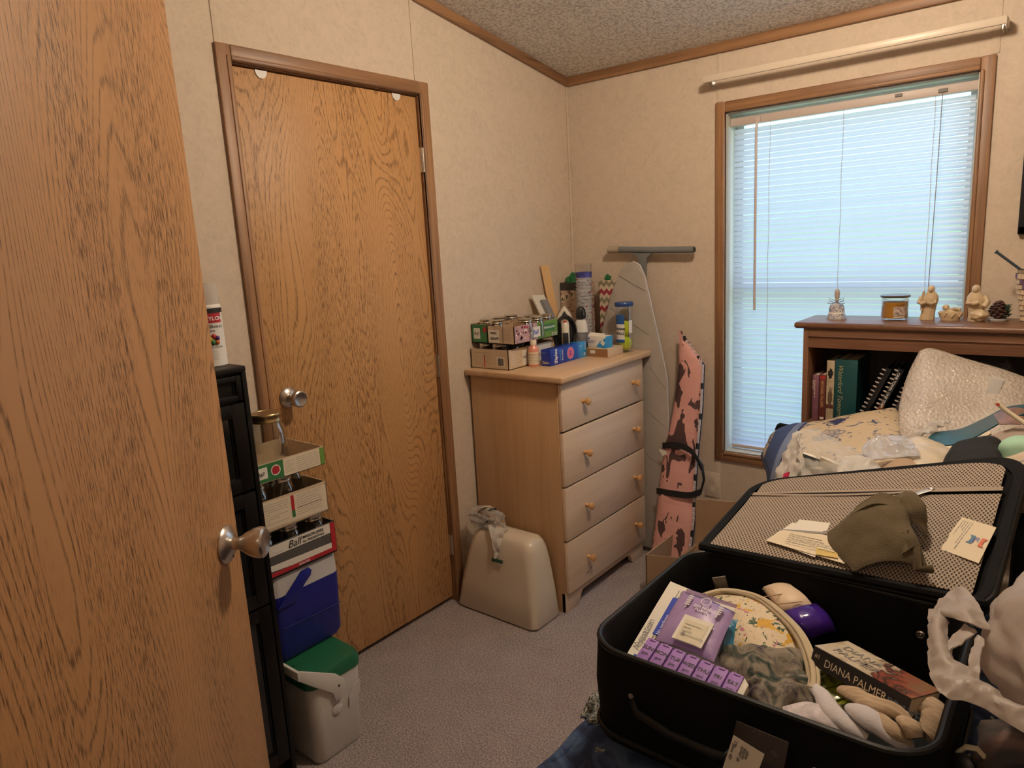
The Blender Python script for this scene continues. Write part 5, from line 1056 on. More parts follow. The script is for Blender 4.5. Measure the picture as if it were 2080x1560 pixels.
# grocery bag full of discs and books
m_bagf = film('sheer_bag_film', (.80,.78,.74), .30, .6, .3, .15)
gb = thing('grocery_bag', 'thin white grocery bag of cases slumped at the left of the bed pile', 'plastic bag', (1.42,-.92,.62))
MB().sheet([[(1.3296,-0.8400,0.8685),(1.3674,-0.8200,0.8832),(1.4219,-0.8200,0.8652),(1.4926,-0.8400,0.8367),(1.5637,-0.8800,0.8164)],[(1.3343,-0.9300,0.8161),(1.3871,-0.9300,0.8455),(1.4517,-0.9300,0.8408),(1.5186,-0.9500,0.8291),(1.5764,-0.9700,0.8175)],[(1.3414,-0.9900,0.7552),(1.4126,-1.0100,0.7740),(1.4746,-1.0100,0.7850),(1.5339,-1.0100,0.7956),(1.5799,-1.0100,0.7972)]], m_bagf, 44, 36, .002, .012, 20, 7, ridge=True).build('front_film', gb)
MB().sheet([[(1.3008,-0.9500,0.7505),(1.3108,-0.9000,0.8117),(1.3213,-0.8400,0.8645),(1.3272,-0.8000,0.8675)],[(1.3424,-1.0000,0.7370),(1.3832,-1.0000,0.8009),(1.3727,-0.9600,0.8372),(1.3555,-0.8800,0.8714)]], m_bag, 26, 20, .003, .012, 20, 9, ridge=True).build('handle_flap', gb)
MB().sheet([[(1.4923,-0.9700,0.8577),(1.5375,-0.9600,0.8618),(1.5815,-0.9600,0.8380)],[(1.4905,-1.0300,0.8274),(1.5374,-1.0300,0.8286),(1.5936,-1.0300,0.8381)],[(1.5224,-1.0600,0.8024),(1.5563,-1.0600,0.8149),(1.6000,-1.0600,0.8316)]], m_bag, 24, 20, .003, .010, 22, 11, ridge=True).build('handle_flap', gb)
PXB = {(1634,918): V(*(1.3808,-0.9350,0.8416)), (1640,945): V(*(1.3897,-0.9350,0.8044)), (1645,950): V(*(1.3964,-0.9350,0.7983)), (1650,970): V(*(1.4037,-0.9350,0.7709)), (1652,965): V(*(1.4061,-0.9350,0.7785)), (1658,985): V(*(1.4147,-0.9350,0.7513)), (1668,930): V(*(1.4253,-0.9350,0.8312)), (1670,925): V(*(1.4277,-0.9350,0.8386)), (1672,945): V(*(1.4311,-0.9350,0.8110)), (1672,947): V(*(1.4311,-0.9350,0.8082)), (1690,955): V(*(1.4543,-0.9350,0.8006)), (1690,970): V(*(1.4549,-0.9350,0.7797)), (1695,985): V(*(1.4619,-0.9350,0.7597)), (1700,970): V(*(1.4675,-0.9350,0.7818)), (1705,955): V(*(1.4730,-0.9350,0.8037)), (1715,945): V(*(1.4849,-0.9350,0.8195))}
for lab, q, m, pr in (('dark green and cream paperback seen through the grocery bag, farthest', [(1634,918),(1668,930),(1672,945),(1640,945)], M('disc_dkgreen',(.08,.10,.09),.3,var=(30,.4)), 1),('cream and grey paperback seen through the grocery bag, right of the green one', [(1670,925),(1715,945),(1690,955),(1672,947)], m_cream, 1),('dark red book seen through the grocery bag', [(1645,950),(1705,955),(1690,970),(1652,965)], m_bkred, 0),('yellowish paperback at the bottom of the grocery bag', [(1650,970),(1700,970),(1695,985),(1658,985)], M('yellow_cover',(.45,.38,.20),.5,var=(40,.3)), 0)):
    Q = []
    for (u_, v_) in q: Q.append(PXB[(u_, v_)])
    bk = thing('paperback', lab, 'book', sum(Q, V())/4, group='books inside the grocery bag')
    b = MB(); b.slab(Q, .0012, m, .016, (0,-.6,.8)); b.build('cover', bk); MB().slab([p_ for p_ in Q], .0155, m_paper, 0, (0,-.6,.8)).build('pages', bk)
cloth('printed_carton', 'white and pink printed carton at the left edge of the bed pile', 'carton', [[(1.3145,-0.9000,0.7677),(1.3534,-0.8800,0.7905),(1.3942,-0.8800,0.7822)],[(1.3370,-1.0000,0.7360),(1.3910,-1.0000,0.7460),(1.4356,-1.0000,0.7542)]], m_paper, .06, .004, 12, 2, edge=.3)
cloth('red_tag', 'bright pink red tag hanging at the left edge of the bed pile', 'tag', [[(1.3626,-1.0500,0.8093),(1.3779,-1.0500,0.8174)],[(1.3623,-1.0600,0.7943),(1.3765,-1.0600,0.7926)]], M('tag_red',(.55,.02,.09),.5), .002, 0)

# ================================================================= SUITCASE
su = thing('suitcase', 'open black suitcase lying on the foot of the bed', 'suitcase', (1.59,-1.70,BZ+.02))
RZ = .739
def rr(x0,x1,y0,y1,z,r): return ring(x0,x1,y0,y1,z,r,8)
b = MB(); S0 = (1.308,1.872,-1.925,-1.490)
out = [rr(1.322,1.832,-1.905,-1.48,.535,.05), rr(1.300,1.848,-1.926,-1.464,.555,.06), rr(1.294,1.854,-1.938,-1.460,.66,.07), rr(1.294,1.848,-1.933,-1.458,RZ,.075), rr(1.302,1.840,-1.925,-1.466,RZ+.002,.07), rr(1.307,1.835,-1.919,-1.472,RZ-.01,.065), rr(1.312,1.832,-1.915,-1.476,.60,.06), rr(1.320,1.824,-1.908,-1.482,.570,.05)]
# drop of the near left rim: soft case sags a little between the corners
loft(out, m_fab, b); b.build('shell', su)
b = MB(); b.tube([V(*p)+V(0,0,.001) for p in rr(1.297,1.845,-1.930,-1.461,RZ,.073)], .0055, m_fabr, 8, closed=True); b.tube([V(*p) for p in rr(1.296,1.852,-1.934,-1.460,.575,.068)], .005, m_fabr, 8, closed=True); b.build('piping', su)
LA = [V(1.312,-1.464,.742), V(1.856,-1.462,.760), V(1.882,-1.075,.938), V(1.306,-1.075,.782)]   # hinge left, hinge right, far right, far left
def LP(u, v, h=0.):
    p = (LA[0]*(1-u)+LA[1]*u)*(1-v)+(LA[3]*(1-u)+LA[2]*u)*v
    nn = (LA[1]-LA[0]).cross(LA[3]-LA[0]).normalized(); return p+nn*h
def rrect(u0,u1,v0,v1,ru,rv,n=8):
    o = []
    for cu_,cv,a0 in ((u1-ru,v1-rv,0),(u0+ru,v1-rv,PI/2),(u0+ru*.6,v0+rv*.6,PI),(u1-ru*.6,v0+rv*.6,3*PI/2)):
        f = 1 if a0 < 3 else .6
        for i in range(n+1): a = a0+PI/2*i/n; o.append((cu_+ru*f*math.cos(a), cv+rv*f*math.sin(a)))
    return o
def lring(e, h): return [tuple(LP(u, v, h)) for u, v in rrect(-e*1.0,1+e,-e*.5,1+e*1.3,.12,.17)]
b = MB(); loft([lring(.0,-.034), lring(.010,-.028), lring(.012,-.01), lring(.010,.006), lring(-.020,.004)], m_fab, b, cap=False); b.sheet([[LP(u,v,-.032) for u in (.01,.3,.7,.99)] for v in (.01,.4,.7,.99)], m_fab, 20, 20, .003)
b.sheet([[LP(u,v,-.004) for u in (.015,.3,.7,.985)] for v in (.01,.4,.7,.985)], m_lining, 20, 20, .003); lidp = b.build('lid', su)
b = MB(); b.tube([V(*p) for p in lring(.012,-.002)], .0065, m_fabr, 8, closed=True); b.tube([V(*p) for p in lring(.011,-.026)], .005, m_fabr, 8, closed=True); b.build('lid_piping', su)
b = MB(); hz = [LP(u,-.005,.008) for u in [i/20 for i in range(21)]]; b.tube(hz, .010, m_fab, 8); b.build('hinge_strip', su)
# mesh pocket
X0_ = (LA[1]-LA[0]).normalized(); 
n = N('mesh_net'); 
sx_ = n.n('ShaderNodeSeparateXYZ'); n.l(n.coord(), sx_.inputs[0])
ca_ = n.math('COSINE', n.math('MULTIPLY', sx_.outputs[0], 850)); cb_ = n.math('COSINE', n.math('MULTIPLY', sx_.outputs[1], 560))
hol = n.math('GREATER_THAN', n.math('MULTIPLY', ca_, cb_), .22)
n.set(Base_Color=n.mix(hol, (.36,.285,.215), (.030,.024,.020)), Roughness=.8); n.bump(n.math('MULTIPLY', ca_, cb_), .5, .001); m_net = n.m
n = N('mesh_net_small'); sx_ = n.n('ShaderNodeSeparateXYZ'); n.l(n.coord(), sx_.inputs[0])
MB_ = MB(); E0 = [[LP(.035+.925*i/6, .025+.670*j/5, .010+.010*math.sin(PI*i/6)*math.sin(PI*j/5)) for i in range(7)] for j in range(6)]; MB_.sheet(E0, m_net, 50, 40, .002, .003, 9, 3); MB_.build('mesh_pocket', su)
def topv(u): return .745+.0*u
E1 = [[LP(.045+.905*u, .735+.225*j/4*(1 if .06<u<.94 else (.86 if .01<u<.99 else .66)), .010) for u in (0,.03,.12,.3,.5,.7,.88,.97,1)] for j in range(5)]
MB().sheet(E1, m_net, 40, 14, .002, .002, 9, 5).build('mesh_panel', su)
m_ztape = M('zip_tape_taupe',(.30,.235,.18),.6)
b = MB(); 
for s_, w_ in ((0,0),(1,1)):
    pts = []
    for i in range(25):
        u = .04+.92*i/24; gap = .026*max(0,math.sin(PI*min(1,u/.72))) if u < .72 else 0
        pts.append(LP(u, .725-(gap if s_ else 0)-.008*s_+.006*(1-s_), .013))
    b.tube(pts, .0052, m_ztape, 6, flat=.45)
b.build('pocket_zipper', su)
b = MB(); gp = []; 
up_ = [LP(.025+.7*i/16, .729, .0125) for i in range(17)]; dn_ = [LP(.025+.7*i/16, .720-.026*math.sin(PI*min(1,(.025+.7*i/16)/.72)), .0125) for i in range(17)]
b.add(up_+dn_, [[i,17+i,18+i,i+1] for i in range(16)], m_black); b.build('pocket_opening', su)
b = MB(); a = LP(.735,.722,.016); q = LP(.685,.66,.020); b.tube([a,q], .006, m_nickel, 6, flat=.35); b.blob(a,(.008,.005,.004),m_nickel,amp=0,nu=12,nv=8); b.build('zipper_pull', su)
b = MB(); Q = [LP(.865,.50,.012),LP(.975,.44,.012),LP(.955,.20,.012),LP(.825,.265,.012)]; b.slab(Q, .001, m_cream, .003, (0,0,1)); ex = (Q[1]-Q[0]).normalized(); ey = (Q[3]-Q[0]).normalized(); nn_ = ex.cross(-ey)
if nn_.z < 0: nn_ = -nn_
b.lines(Q[0]+ex*.006+ey*.008+nn_*.0042, ey, -ex*-1, .085, 5, -.0045, m_grayink, .0013)
pc_ = Q[0]+ex*.034+ey*.052+nn_*.0044
b.add([pc_+ex*x+ey*y for x,y in ((0,-.012),(.010,-.012),(.010,.012),(0,.012),(.004,.005),(.004,-.005))], [[0,1,2,3,4,5]], M('badge_blue',(.03,.12,.22),.5)); b.add([pc_+ex*x+ey*y for x,y in ((.022,-.012),(.032,-.012),(.028,-.005),(.028,.005),(.032,.012),(.022,.012))], [[0,1,2,3,4,5]], M('badge_orange',(.60,.10,.03),.5)); b.lines(pc_+ex*.012+ey*-.010, ey, ex*-1, .02, 3, .003, m_blue, .0014)
b.build('sewn_tag', su)
# straps, rivets, handle, luggage tag
n_str = M('grey_strap',(.17,.155,.135),.7,bump=(400,.4))
b = MB(); b.slab([(1.3823,-1.5684,0.7350),(1.4020,-1.5451,0.7350),(1.405,-1.490,.62),(1.375,-1.490,.62)], .002, n_str, .002, (0,-1,.3)); b.build('inner_strap', su)
b = MB(); b.slab([(1.826,-1.575,.730),(1.826,-1.655,.730),(1.806,-1.690,.62),(1.806,-1.620,.60)], .002, n_str, .002, (-1,0,.3)); b.build('inner_strap', su)
c_ = V(1.760,-1.477,.68); MB().lathe([(0,0),(.008,0),(.008,.002),(.0055,.003),(.005,.0015),(.002,.0015),(0,.004)], m_nickel, 20, c_, c_+V(0,-1,.1)).build('rivet', su)
ha = [(1.40,-1.936,.665),(1.415,-1.952,.657),(1.48,-1.962,.650),(1.56,-1.965,.652),(1.62,-1.955,.660),(1.635,-1.936,.668)]
b = MB(); b.tube(ha, .0075, m_fabr, 10); b.build('carry_handle', su)
for x in (1.395,1.64,1.70): c_ = V(x,-1.934,.672); MB().lathe([(0,0),(.007,0),(.0065,.003),(0,.004)], m_nickel, 16, c_, c_+V(0,-1,.1)).build('rivet', su)
lt_ = thing('luggage_tag', 'clear luggage tag with white address card hanging at the suitcase handle', 'luggage tag', (1.60,-1.99,.65))
T0 = [(1.6009,-1.9850,0.7410),(1.6764,-1.9850,0.7386),(1.6656,-1.9850,0.6595),(1.5733,-1.9850,0.6130)]; b = MB(); b.slab(T0, .0015, glassy('smoky_vinyl',(.06,.05,.045),.55,.1,1.), 0, (0,-1,0)); b.build('sleeve', lt_)
T1 = [V(*(1.5971,-1.9880,0.7172)),V(*(1.6432,-1.9880,0.7062)),V(*(1.6260,-1.9880,0.6417)),V(*(1.5706,-1.9880,0.6138))]; b = MB(); b.slab(T1, .0008, m_paper, .0, (0,-1,0)); ex = (T1[1]-T1[0]).normalized(); ey = (T1[3]-T1[0]).normalized(); nn_ = V(0,-1,0)
for i,(s1,o1,o2) in enumerate((('Home:',.010,.010),('Cell:',.014,.004),('402-',.012,.030),('Omaha, NE',.030,.006),('Address',.037,.006),('Name',.044,.008))): b.text(s1, T1[0]+ex*o1*.62+ey*(o2+.002)+nn_*.003, ey, -ex if True else ex, .0062, m_ink, .01)
b.build('card', lt_)
MB().tube([(1.6249,-1.9840,0.7335),(1.575,-1.972,.665),(1.58,-1.955,.648),(1.6357,-1.9840,0.7342)], .002, m_clear, 6).build('loop', lt_)

# ---------------------------------------------------------------- suitcase contents
def quadthing(name, label, cat, Q, t, m, up=(0,0,1), prt='sheet', deco=None, bev=0):
    tt = thing(name, label, cat, sum((V(*q) for q in Q), V())/len(Q)); b = MB(); b.slab([V(*q) for q in Q], t, m, 0, up)
    if deco: deco(b, [V(*q) for q in Q])
    b.build(prt, tt); return tt
def frame(Q):   # origin bottom-left, right, up, normal for Q = TL,TR,BR,BL
    r = (Q[2]-Q[3]).normalized(); u = (Q[0]-Q[3]); u = (u-r*u.dot(r)).normalized(); return Q[3], r, u, r.cross(u)
m_pouch = M('purple_pack',(.33,.23,.46),.38,bump=(34,.3,.003)); m_packink = M('pack_white',(.70,.66,.72),.4)
pl = thing('leaflet', 'white printed leaflet under the purple wipes at the left of the suitcase', 'leaflet', (1.38,-1.76,.70))
Q = [V(*(1.3205,-1.6344,0.7350)),V(*(1.5286,-1.6443,0.7150)),V(*(1.5318,-1.8000,0.6600)),V(*(1.3354,-1.8675,0.6750))]
b = MB(); mid = lambda a,c_,t_: a*(1-t_)+c_*t_
b.sheet([[Q[0],mid(Q[0],Q[1],.5),Q[1]],[mid(Q[0],Q[3],.5),(mid(Q[0],Q[1],.5)+mid(Q[3],Q[2],.5))/2,mid(Q[1],Q[2],.5)],[Q[3],mid(Q[3],Q[2],.5),Q[2]]], m_paper, 20, 20, .003, .0012, 20, 3)
ey = (Q[0]-Q[3]).normalized(); ex = (Q[2]-Q[3]); ex = (ex-ey*ex.dot(ey)).normalized(); nz = ex.cross(ey); nz = nz if nz.z > 0 else -nz
b.text('Aquation', Q[3]+ex*.016+ey*.045+nz*.006, ey, -ex, .021, m_grayink, 0); 
for i in range(5): b.lines(Q[3]+ex*(.028+i*.006)+ey*.05+nz*.006, ey, -ex, .17, 1, .01, m_grayink, .0016, seed=20+i)
b.build('sheet', pl)
tag(MB().slab([V(*(1.3605,-1.7023,0.7380)),V(*(1.3930,-1.6999,0.7380)),V(*(1.3956,-1.7911,0.7050)),V(*(1.3619,-1.7932,0.7050))], .003, m_blue, .002, (0,0,1)).text('No perfume',V(*(1.3781,-1.8004,0.7140)),V(*(1.3762,-1.7192,0.7450))-V(*(1.3781,-1.8004,0.7140)),(-1,0,0),.010,m_whiteink).build('blue_carton_strip'), 'blue carton edge with small white print beside the leaflet', 'carton')
wp = thing('wipes_pack', 'purple wipes pack with a white wheat print lying in the suitcase', 'wipes pack', (1.43,-1.74,.71))
Q = [V(*(1.3734,-1.6847,0.7520)),V(*(1.4834,-1.6920,0.7420)),V(*(1.4917,-1.8124,0.7050)),V(*(1.3782,-1.8126,0.7100))]
b = MB(); b.sheet([[Q[0],mid(Q[0],Q[1],.5)+V(0,0,.004),Q[1]],[mid(Q[0],Q[3],.5)+V(0,0,.004),(mid(Q[0],Q[1],.5)+mid(Q[3],Q[2],.5))/2+V(0,0,.010),mid(Q[1],Q[2],.5)+V(0,0,.004)],[Q[3],mid(Q[3],Q[2],.5)+V(0,0,.004),Q[2]]], m_pouch, 24, 24, .018, .002, 24, 2, edge=.5)
O_, r, u, nz = frame(Q); W_ = (Q[1]-Q[0]).length; H_ = (Q[0]-Q[3]).length
ct_ = lambda a,c_,h=.0205: O_+r*W_*a+u*H_*c_+nz*h
for i in range(4): b.tube([ct_(.04,.975-i*.018,.012),ct_(.96,.975-i*.018,.012)], .0008, m_pouch, 5)
for a_ in (.22,.78):
    b.tube([ct_(a_,.58),ct_(a_,.86)], .0009, m_packink, 5)
    for i in range(5):
        for s_ in (-1,1): b.blob(ct_(a_+s_*.025,.66+i*.04), (.0025,.0025,.001), m_packink, amp=0, nu=8, nv=5)
b.lathe([(.0085,0),(.010,0),(.010,.0008),(.0085,.0008)], m_packink, 24, ct_(.5,.80), ct_(.5,.80)+nz); b.tube([ct_(.45,.76),ct_(.55,.84)], .0008, m_packink, 5)
b.text('DO NOT',ct_(.5,.66),r,u,.0085,m_packink,.02,align='CENTER'); b.text('FLUSH',ct_(.5,.60),r,u,.0085,m_packink,.02,align='CENTER')
b.build('pouch', wp)
b = MB(); F = [ct_(.30,.46,.020),ct_(.82,.46,.020),ct_(.82,.02,.018),ct_(.30,.02,.018)]; b.slab(F, .003, m_paper, 0, nz); G = [ct_(.36,.38,.0232),ct_(.76,.38,.0232),ct_(.76,.02,.0215),ct_(.36,.02,.0215)]; b.slab(G, .0004, M('lid_cream',(.62,.56,.42),.5), 0, nz); b.lines(ct_(.40,.30,.0238), r, u, .045, 4, .008, m_grayink, .0012); b.text('8',ct_(.42,.10,.0238),r,u,.012,m_grayink,.02); b.build('flip_lid', wp)
tag(MB().sheet([[(1.4652,-1.6799,0.7120),(1.4845,-1.6671,0.7120)],[(1.4820,-1.7629,0.6900),(1.4917,-1.6975,0.6900)]], M('pouch_cyan',(.02,.16,.28),.3,bump=(40,.8,.004)), 10, 14, .012, .003, 30, 3).build('blue_pouch'), 'small blue foil pouch tucked between the purple wipes and floral pouch', 'pouch')
zbag = thing('zip_pouch', 'clear blue zip pouch under the purple pill organizer', 'pouch', (1.46,-1.86,.68))
MB().sheet([[(1.3528,-1.8498,0.6900),(1.4609,-1.8466,0.6900),(1.5502,-1.8479,0.6900)],[(1.3681,-1.8952,0.6900),(1.4700,-1.8858,0.6850),(1.5553,-1.8821,0.6800)]], M('pouch_blue',(.03,.13,.38),.15,bump=(30,.8,.004)), 24, 8, .006, .003, 22, 3).build('pouch', zbag)
# pill organizers
def organizer(name, label, P0, P1, wid, hgt, m, mt, days, upv, txt=m_ink):
    t = thing(name, label, 'pill organizer', (V(*P0)+V(*P1))/2); P0 = V(*P0); P1 = V(*P1); ex = (P1-P0).normalized(); ey = V(*upv); ey = (ey-ex*ey.dot(ex)).normalized(); ez = ex.cross(ey); L_ = (P1-P0).length; n_ = len(days); w_ = L_/(n_+.35)
    X = Matrix((( ex.x,ey.x,ez.x,P0.x),(ex.y,ey.y,ez.y,P0.y),(ex.z,ey.z,ez.z,P0.z),(0,0,0,1)))
    b = MB(); b.T = X; b.box((0,-wid/2,-hgt),(L_-.012,wid/2,-.006), m, .003); b.prism([(L_-.012,-wid/2),(L_,-wid/2+.01),(L_,wid/2-.01),(L_-.012,wid/2)], -hgt, -.004, m_paper if mt else m, 'z', .001); b.build('tray', t)
    for i, d in enumerate(days):
        b = MB(); b.T = X; x0 = i*w_+.002; x1 = (i+1)*w_-.0015; b.box((x0,-wid/2+.001,-.0055),(x1,wid/2-.001,0), m, .0015); b.box((x0+.006,wid/2-.006,0),(x1-.006,wid/2-.002,.0016), m, .0005)
        b.T = Matrix(); q = P0+ex*((x0+x1)/2)+ez*.0004; b.text(d, q+ey*.000, ex, ey, .0105, txt, .015, align='CENTER'); b.text('pm', q-ey*.0125, ex, ey, .0095, txt, .005, align='CENTER'); b.build('compartment_lid', t)
    return t
m_pill = glassy('purple_translucent',(.36,.20,.56),.92,.5,.25)
organizer('pill_organizer', 'purple seven day pill organizer lying across the front left of the suitcase', (1.3800,-1.8720,0.7280), (1.5704,-1.8728,0.7150), .052, .022, m_pill, True, ['SUN','MON','TUE','WED','THU','FRI','SAT'], (.05,.8,.25))
organizer('pill_organizer', 'yellow green pill organizer half hidden under the paperback', (1.6287,-1.6921,0.6900), (1.7226,-1.7810,0.6750), .060, .020, glassy('lime_translucent',(.22,.24,.02),.9,.15,.6), False, ['TUE','WED','THU','FRI'], (.6,.3,.1))
# round floral zip pouch
fp = thing('floral_pouch', 'round cream pouch with flower print and a curved zipper in the suitcase', 'pouch', (1.53,-1.68,.68))
n = N('pouch_flowers'); v = n.mapping((1,1,1)); g1 = n.noise(n.mapping((1,1,1),loc=(1,3,2)), 30, 2, .5, 1.); g2 = n.noise(n.mapping((1,1,1),loc=(5,2,8)), 34, 2, .5, .8); g3 = n.noise(n.mapping((1,1,1),loc=(8,6,3)), 38, 3, .6, 1.5); g4 = n.noise(v, 75, 3, .6, 1.)
c1 = n.mix(n.math('GREATER_THAN', g3, .60), (.66,.55,.38), (.03,.07,.03)); c1 = n.mix(n.math('GREATER_THAN', g1, .62), c1, (.60,.34,.03)); c1 = n.mix(n.math('GREATER_THAN', g2, .63), c1, (.48,.20,.24)); c1 = n.mix(n.math('GREATER_THAN', n.math('ABSOLUTE', n.math('SUBTRACT', g4, .5)), .006), n.mix(.5, c1, (.1,.07,.05)), c1)
n.set(Base_Color=c1, Roughness=.7); n.bump(n.noise(v, 20, 2, .5), .5, .006)
b = MB(); rows = [[(1.3756,-1.5782,0.7000),(1.4136,-1.5521,0.7050),(1.4599,-1.5349,0.7050),(1.5001,-1.5470,0.7000)],[(1.4208,-1.6459,0.7000),(1.4675,-1.6359,0.7150),(1.5320,-1.6269,0.7150),(1.5661,-1.6163,0.7000)],[(1.4689,-1.7127,0.6900),(1.5230,-1.7063,0.7050),(1.5700,-1.6848,0.7000),(1.6098,-1.6771,0.6900)],[(1.5071,-1.7367,0.6700),(1.5569,-1.7492,0.6800),(1.5992,-1.7469,0.6800),(1.6324,-1.7321,0.6700)]]
b.sheet(rows, n.m, 36, 36, .014, .004, 14, 4, edge=.4); b.build('fabric', fp)
arc = [(1.3848,-1.6068,0.7120),(1.4089,-1.5801,0.7160),(1.4427,-1.5723,0.7200),(1.4905,-1.5777,0.7220),(1.5483,-1.6200,0.7220),(1.5895,-1.6580,0.7180),(1.6202,-1.7028,0.7120),(1.6409,-1.7449,0.7040),(1.6504,-1.7774,0.6980)]
b = MB(); m_zc = M('zip_cream',(.52,.43,.29),.6)
P_ = [V(*p) for p in arc]; sm = []
for i in range(len(P_)-1):
    for j in range(4): t_ = j/4; p0 = P_[max(i-1,0)]; p1 = P_[i]; p2 = P_[i+1]; p3 = P_[min(i+2,len(P_)-1)]; sm.append(.5*((2*p1)+(p2-p0)*t_+(2*p0-5*p1+4*p2-p3)*t_*t_+(3*p1-p0-3*p2+p3)*t_**3))
sm.append(P_[-1]); b.tube(sm, .0052, m_zc, 8); b.tube([p+V(-.007,-.006,-.001) for p in sm], .0035, M('zip_tan',(.36,.29,.19),.6), 8); b.tube([p+V(.006,.005,-.003) for p in sm], .004, m_zc, 8)
b.lathe([(.003,0),(.0055,0),(.0055,.002),(.003,.002)], m_zc, 14, sm[-1]+V(.002,-.006,.004), sm[-1]+V(.002,-.006,1)); b.build('curved_zipper', fp)
# packet of wrapped tissue packs with purple band
tp = thing('tissue_packet', 'clear packet of stacked cream tissues with a purple band at the back of the suitcase', 'packet', (1.53,-1.53,.66))
b = MB(); Q = [V(*(1.4744,-1.4817,0.7050)),V(*(1.5083,-1.4651,0.7050)),V(*(1.5728,-1.5133,0.6900)),V(*(1.5155,-1.5625,0.6900))]
m_tis = M('tissue_cream',(.70,.55,.40),.5,bump=(60,.5,.003))
rows = [[(1.4652,-1.4971,0.7000),(1.4855,-1.4745,0.7050),(1.5053,-1.4555,0.7000)],[(1.4953,-1.5331,0.7000),(1.5260,-1.5207,0.7100),(1.5486,-1.4911,0.7000)],[(1.5287,-1.5644,0.6950),(1.5606,-1.5534,0.7050),(1.5793,-1.5197,0.6950)]]
b.sheet(rows, m_tis, 24, 20, .030, .002, 20, 2, edge=.4)
for q0, q1 in ((((1.4928,-1.5645,0.7200)),((1.5284,-1.5288,0.7220))),(((1.5208,-1.5798,0.7180)),((1.5619,-1.5434,0.7200)))): b.tube([q0,q1], .001, m_card, 5)
b.build('tissue', tp)
MB().sheet([[(1.5336,-1.5738,0.7020),(1.5585,-1.5471,0.7100),(1.5750,-1.5052,0.7000)],[(1.5610,-1.5993,0.6900),(1.5898,-1.5728,0.7000),(1.6071,-1.5250,0.6900)],[(1.5791,-1.5800,0.6600),(1.6018,-1.5637,0.6700),(1.6183,-1.5220,0.6600)]], M('wrap_purple',(.045,.015,.22),.15,bump=(30,.5,.003)), 20, 18, .034, .003, 18, 3, edge=.4).build('purple_wrap', tp)
# camouflage-like grey floral garment
n = N('grey_floral'); g = n.noise(n.mapping((1,1,1)), 20, 4, .6, 1.3); n.set(Base_Color=n.ramp(g, [(.34,(.012,.030,.020)),(.43,(.09,.085,.07)),(.50,(.22,.185,.14)),(.58,(.12,.105,.09)),(.66,(.035,.02,.035))]), Roughness=.9)
m_gf = n.m
gf = cloth('printed_scarf', 'grey green floral scarf crumpled in the middle of the suitcase', 'scarf', [[(1.4791,-1.7649,0.6900),(1.5110,-1.7474,0.7000),(1.5607,-1.7103,0.7000),(1.6016,-1.7017,0.7000),(1.6238,-1.7044,0.6900)],[(1.5113,-1.8159,0.6900),(1.5612,-1.8104,0.7150),(1.5902,-1.7720,0.7000),(1.6349,-1.7848,0.7100),(1.6545,-1.7687,0.6900)],[(1.5314,-1.8435,0.6800),(1.5796,-1.8373,0.7000),(1.6123,-1.8135,0.6900),(1.6555,-1.7996,0.6900),(1.6812,-1.7803,0.6800)],[(1.5518,-1.8512,0.6600),(1.6030,-1.8568,0.6800),(1.6330,-1.8271,0.6700),(1.6717,-1.8005,0.6700),(1.6973,-1.7813,0.6600)]], m_gf, .006, .016, 15, 5, 60, 60, ridge=True)
# lace cloth
m_lace = M('lace_white',(.55,.50,.52),.85,var=(60,.25),bump=(80,.8,.003))
cloth('lace_cloth', 'pale lilac lace cloth with a rounded edge at the front of the suitcase', 'cloth', [[(1.6269,-1.8588,0.7000),(1.6568,-1.8318,0.7050),(1.6915,-1.8217,0.7000)],[(1.6343,-1.8807,0.6900),(1.6735,-1.8629,0.7000),(1.7189,-1.8431,0.6900)],[(1.6453,-1.8899,0.6700),(1.6973,-1.8671,0.6700),(1.7479,-1.8450,0.6700)]], m_lace, .008, .007, 14, 3, 40, 30, ridge=True, edge=.3)
m_wsock = M('sock_white',(.56,.53,.55),.9,bump=(120,.5,.002))
def ropey(pts, rads, m, b=None, seed=0, n=14, flat=.62):
    b = b or MB(); P_ = [V(*p) for p in pts]; out = []; rd = []
    for i in range(len(P_)-1):
        for j in range(6): t_ = j/6; p0 = P_[max(i-1,0)]; p1 = P_[i]; p2 = P_[i+1]; p3 = P_[min(i+2,len(P_)-1)]; q = .5*((2*p1)+(p2-p0)*t_+(2*p0-5*p1+4*p2-p3)*t_*t_+(3*p1-p0-3*p2+p3)*t_**3); out.append(q); r_ = rads[i]*(1-t_)+rads[i+1]*t_; rd.append(r_*(1+.12*noise.noise(q*60+V(seed,0,0))))
    out.append(P_[-1]); rd.append(rads[-1]); b.tube(out, 0, m, n, rad=rd, flat=flat); return b
tag(ropey([(1.6418,-1.7666,0.6950),(1.6673,-1.7931,0.7000),(1.6931,-1.8279,0.7000),(1.7220,-1.8421,0.6950),(1.7468,-1.8427,0.6850)],[.006,.014,.017,.015,.010],m_wsock,seed=3).build('sock'), 'thin white sock running from the pouch zipper down over the lace cloth', 'sock')
tag(ropey([(1.7115,-1.8091,0.7050),(1.7339,-1.8202,0.7080),(1.7630,-1.8257,0.7000),(1.7899,-1.8239,0.6880),(1.8020,-1.8149,0.6750)],[.008,.020,.021,.018,.012],m_wsock,seed=5).build('sock'), 'white sock with rounded toe at the front edge of the suitcase', 'sock')
n = N('sock_ribbed'); g = n.noise(n.mapping((40,200,60)), 1, 2, .5); n.set(Base_Color=n.ramp(g, [(.3,(.36,.26,.17)),(.7,(.50,.38,.26))]), Roughness=.95); n.bump(g, .7, .003)
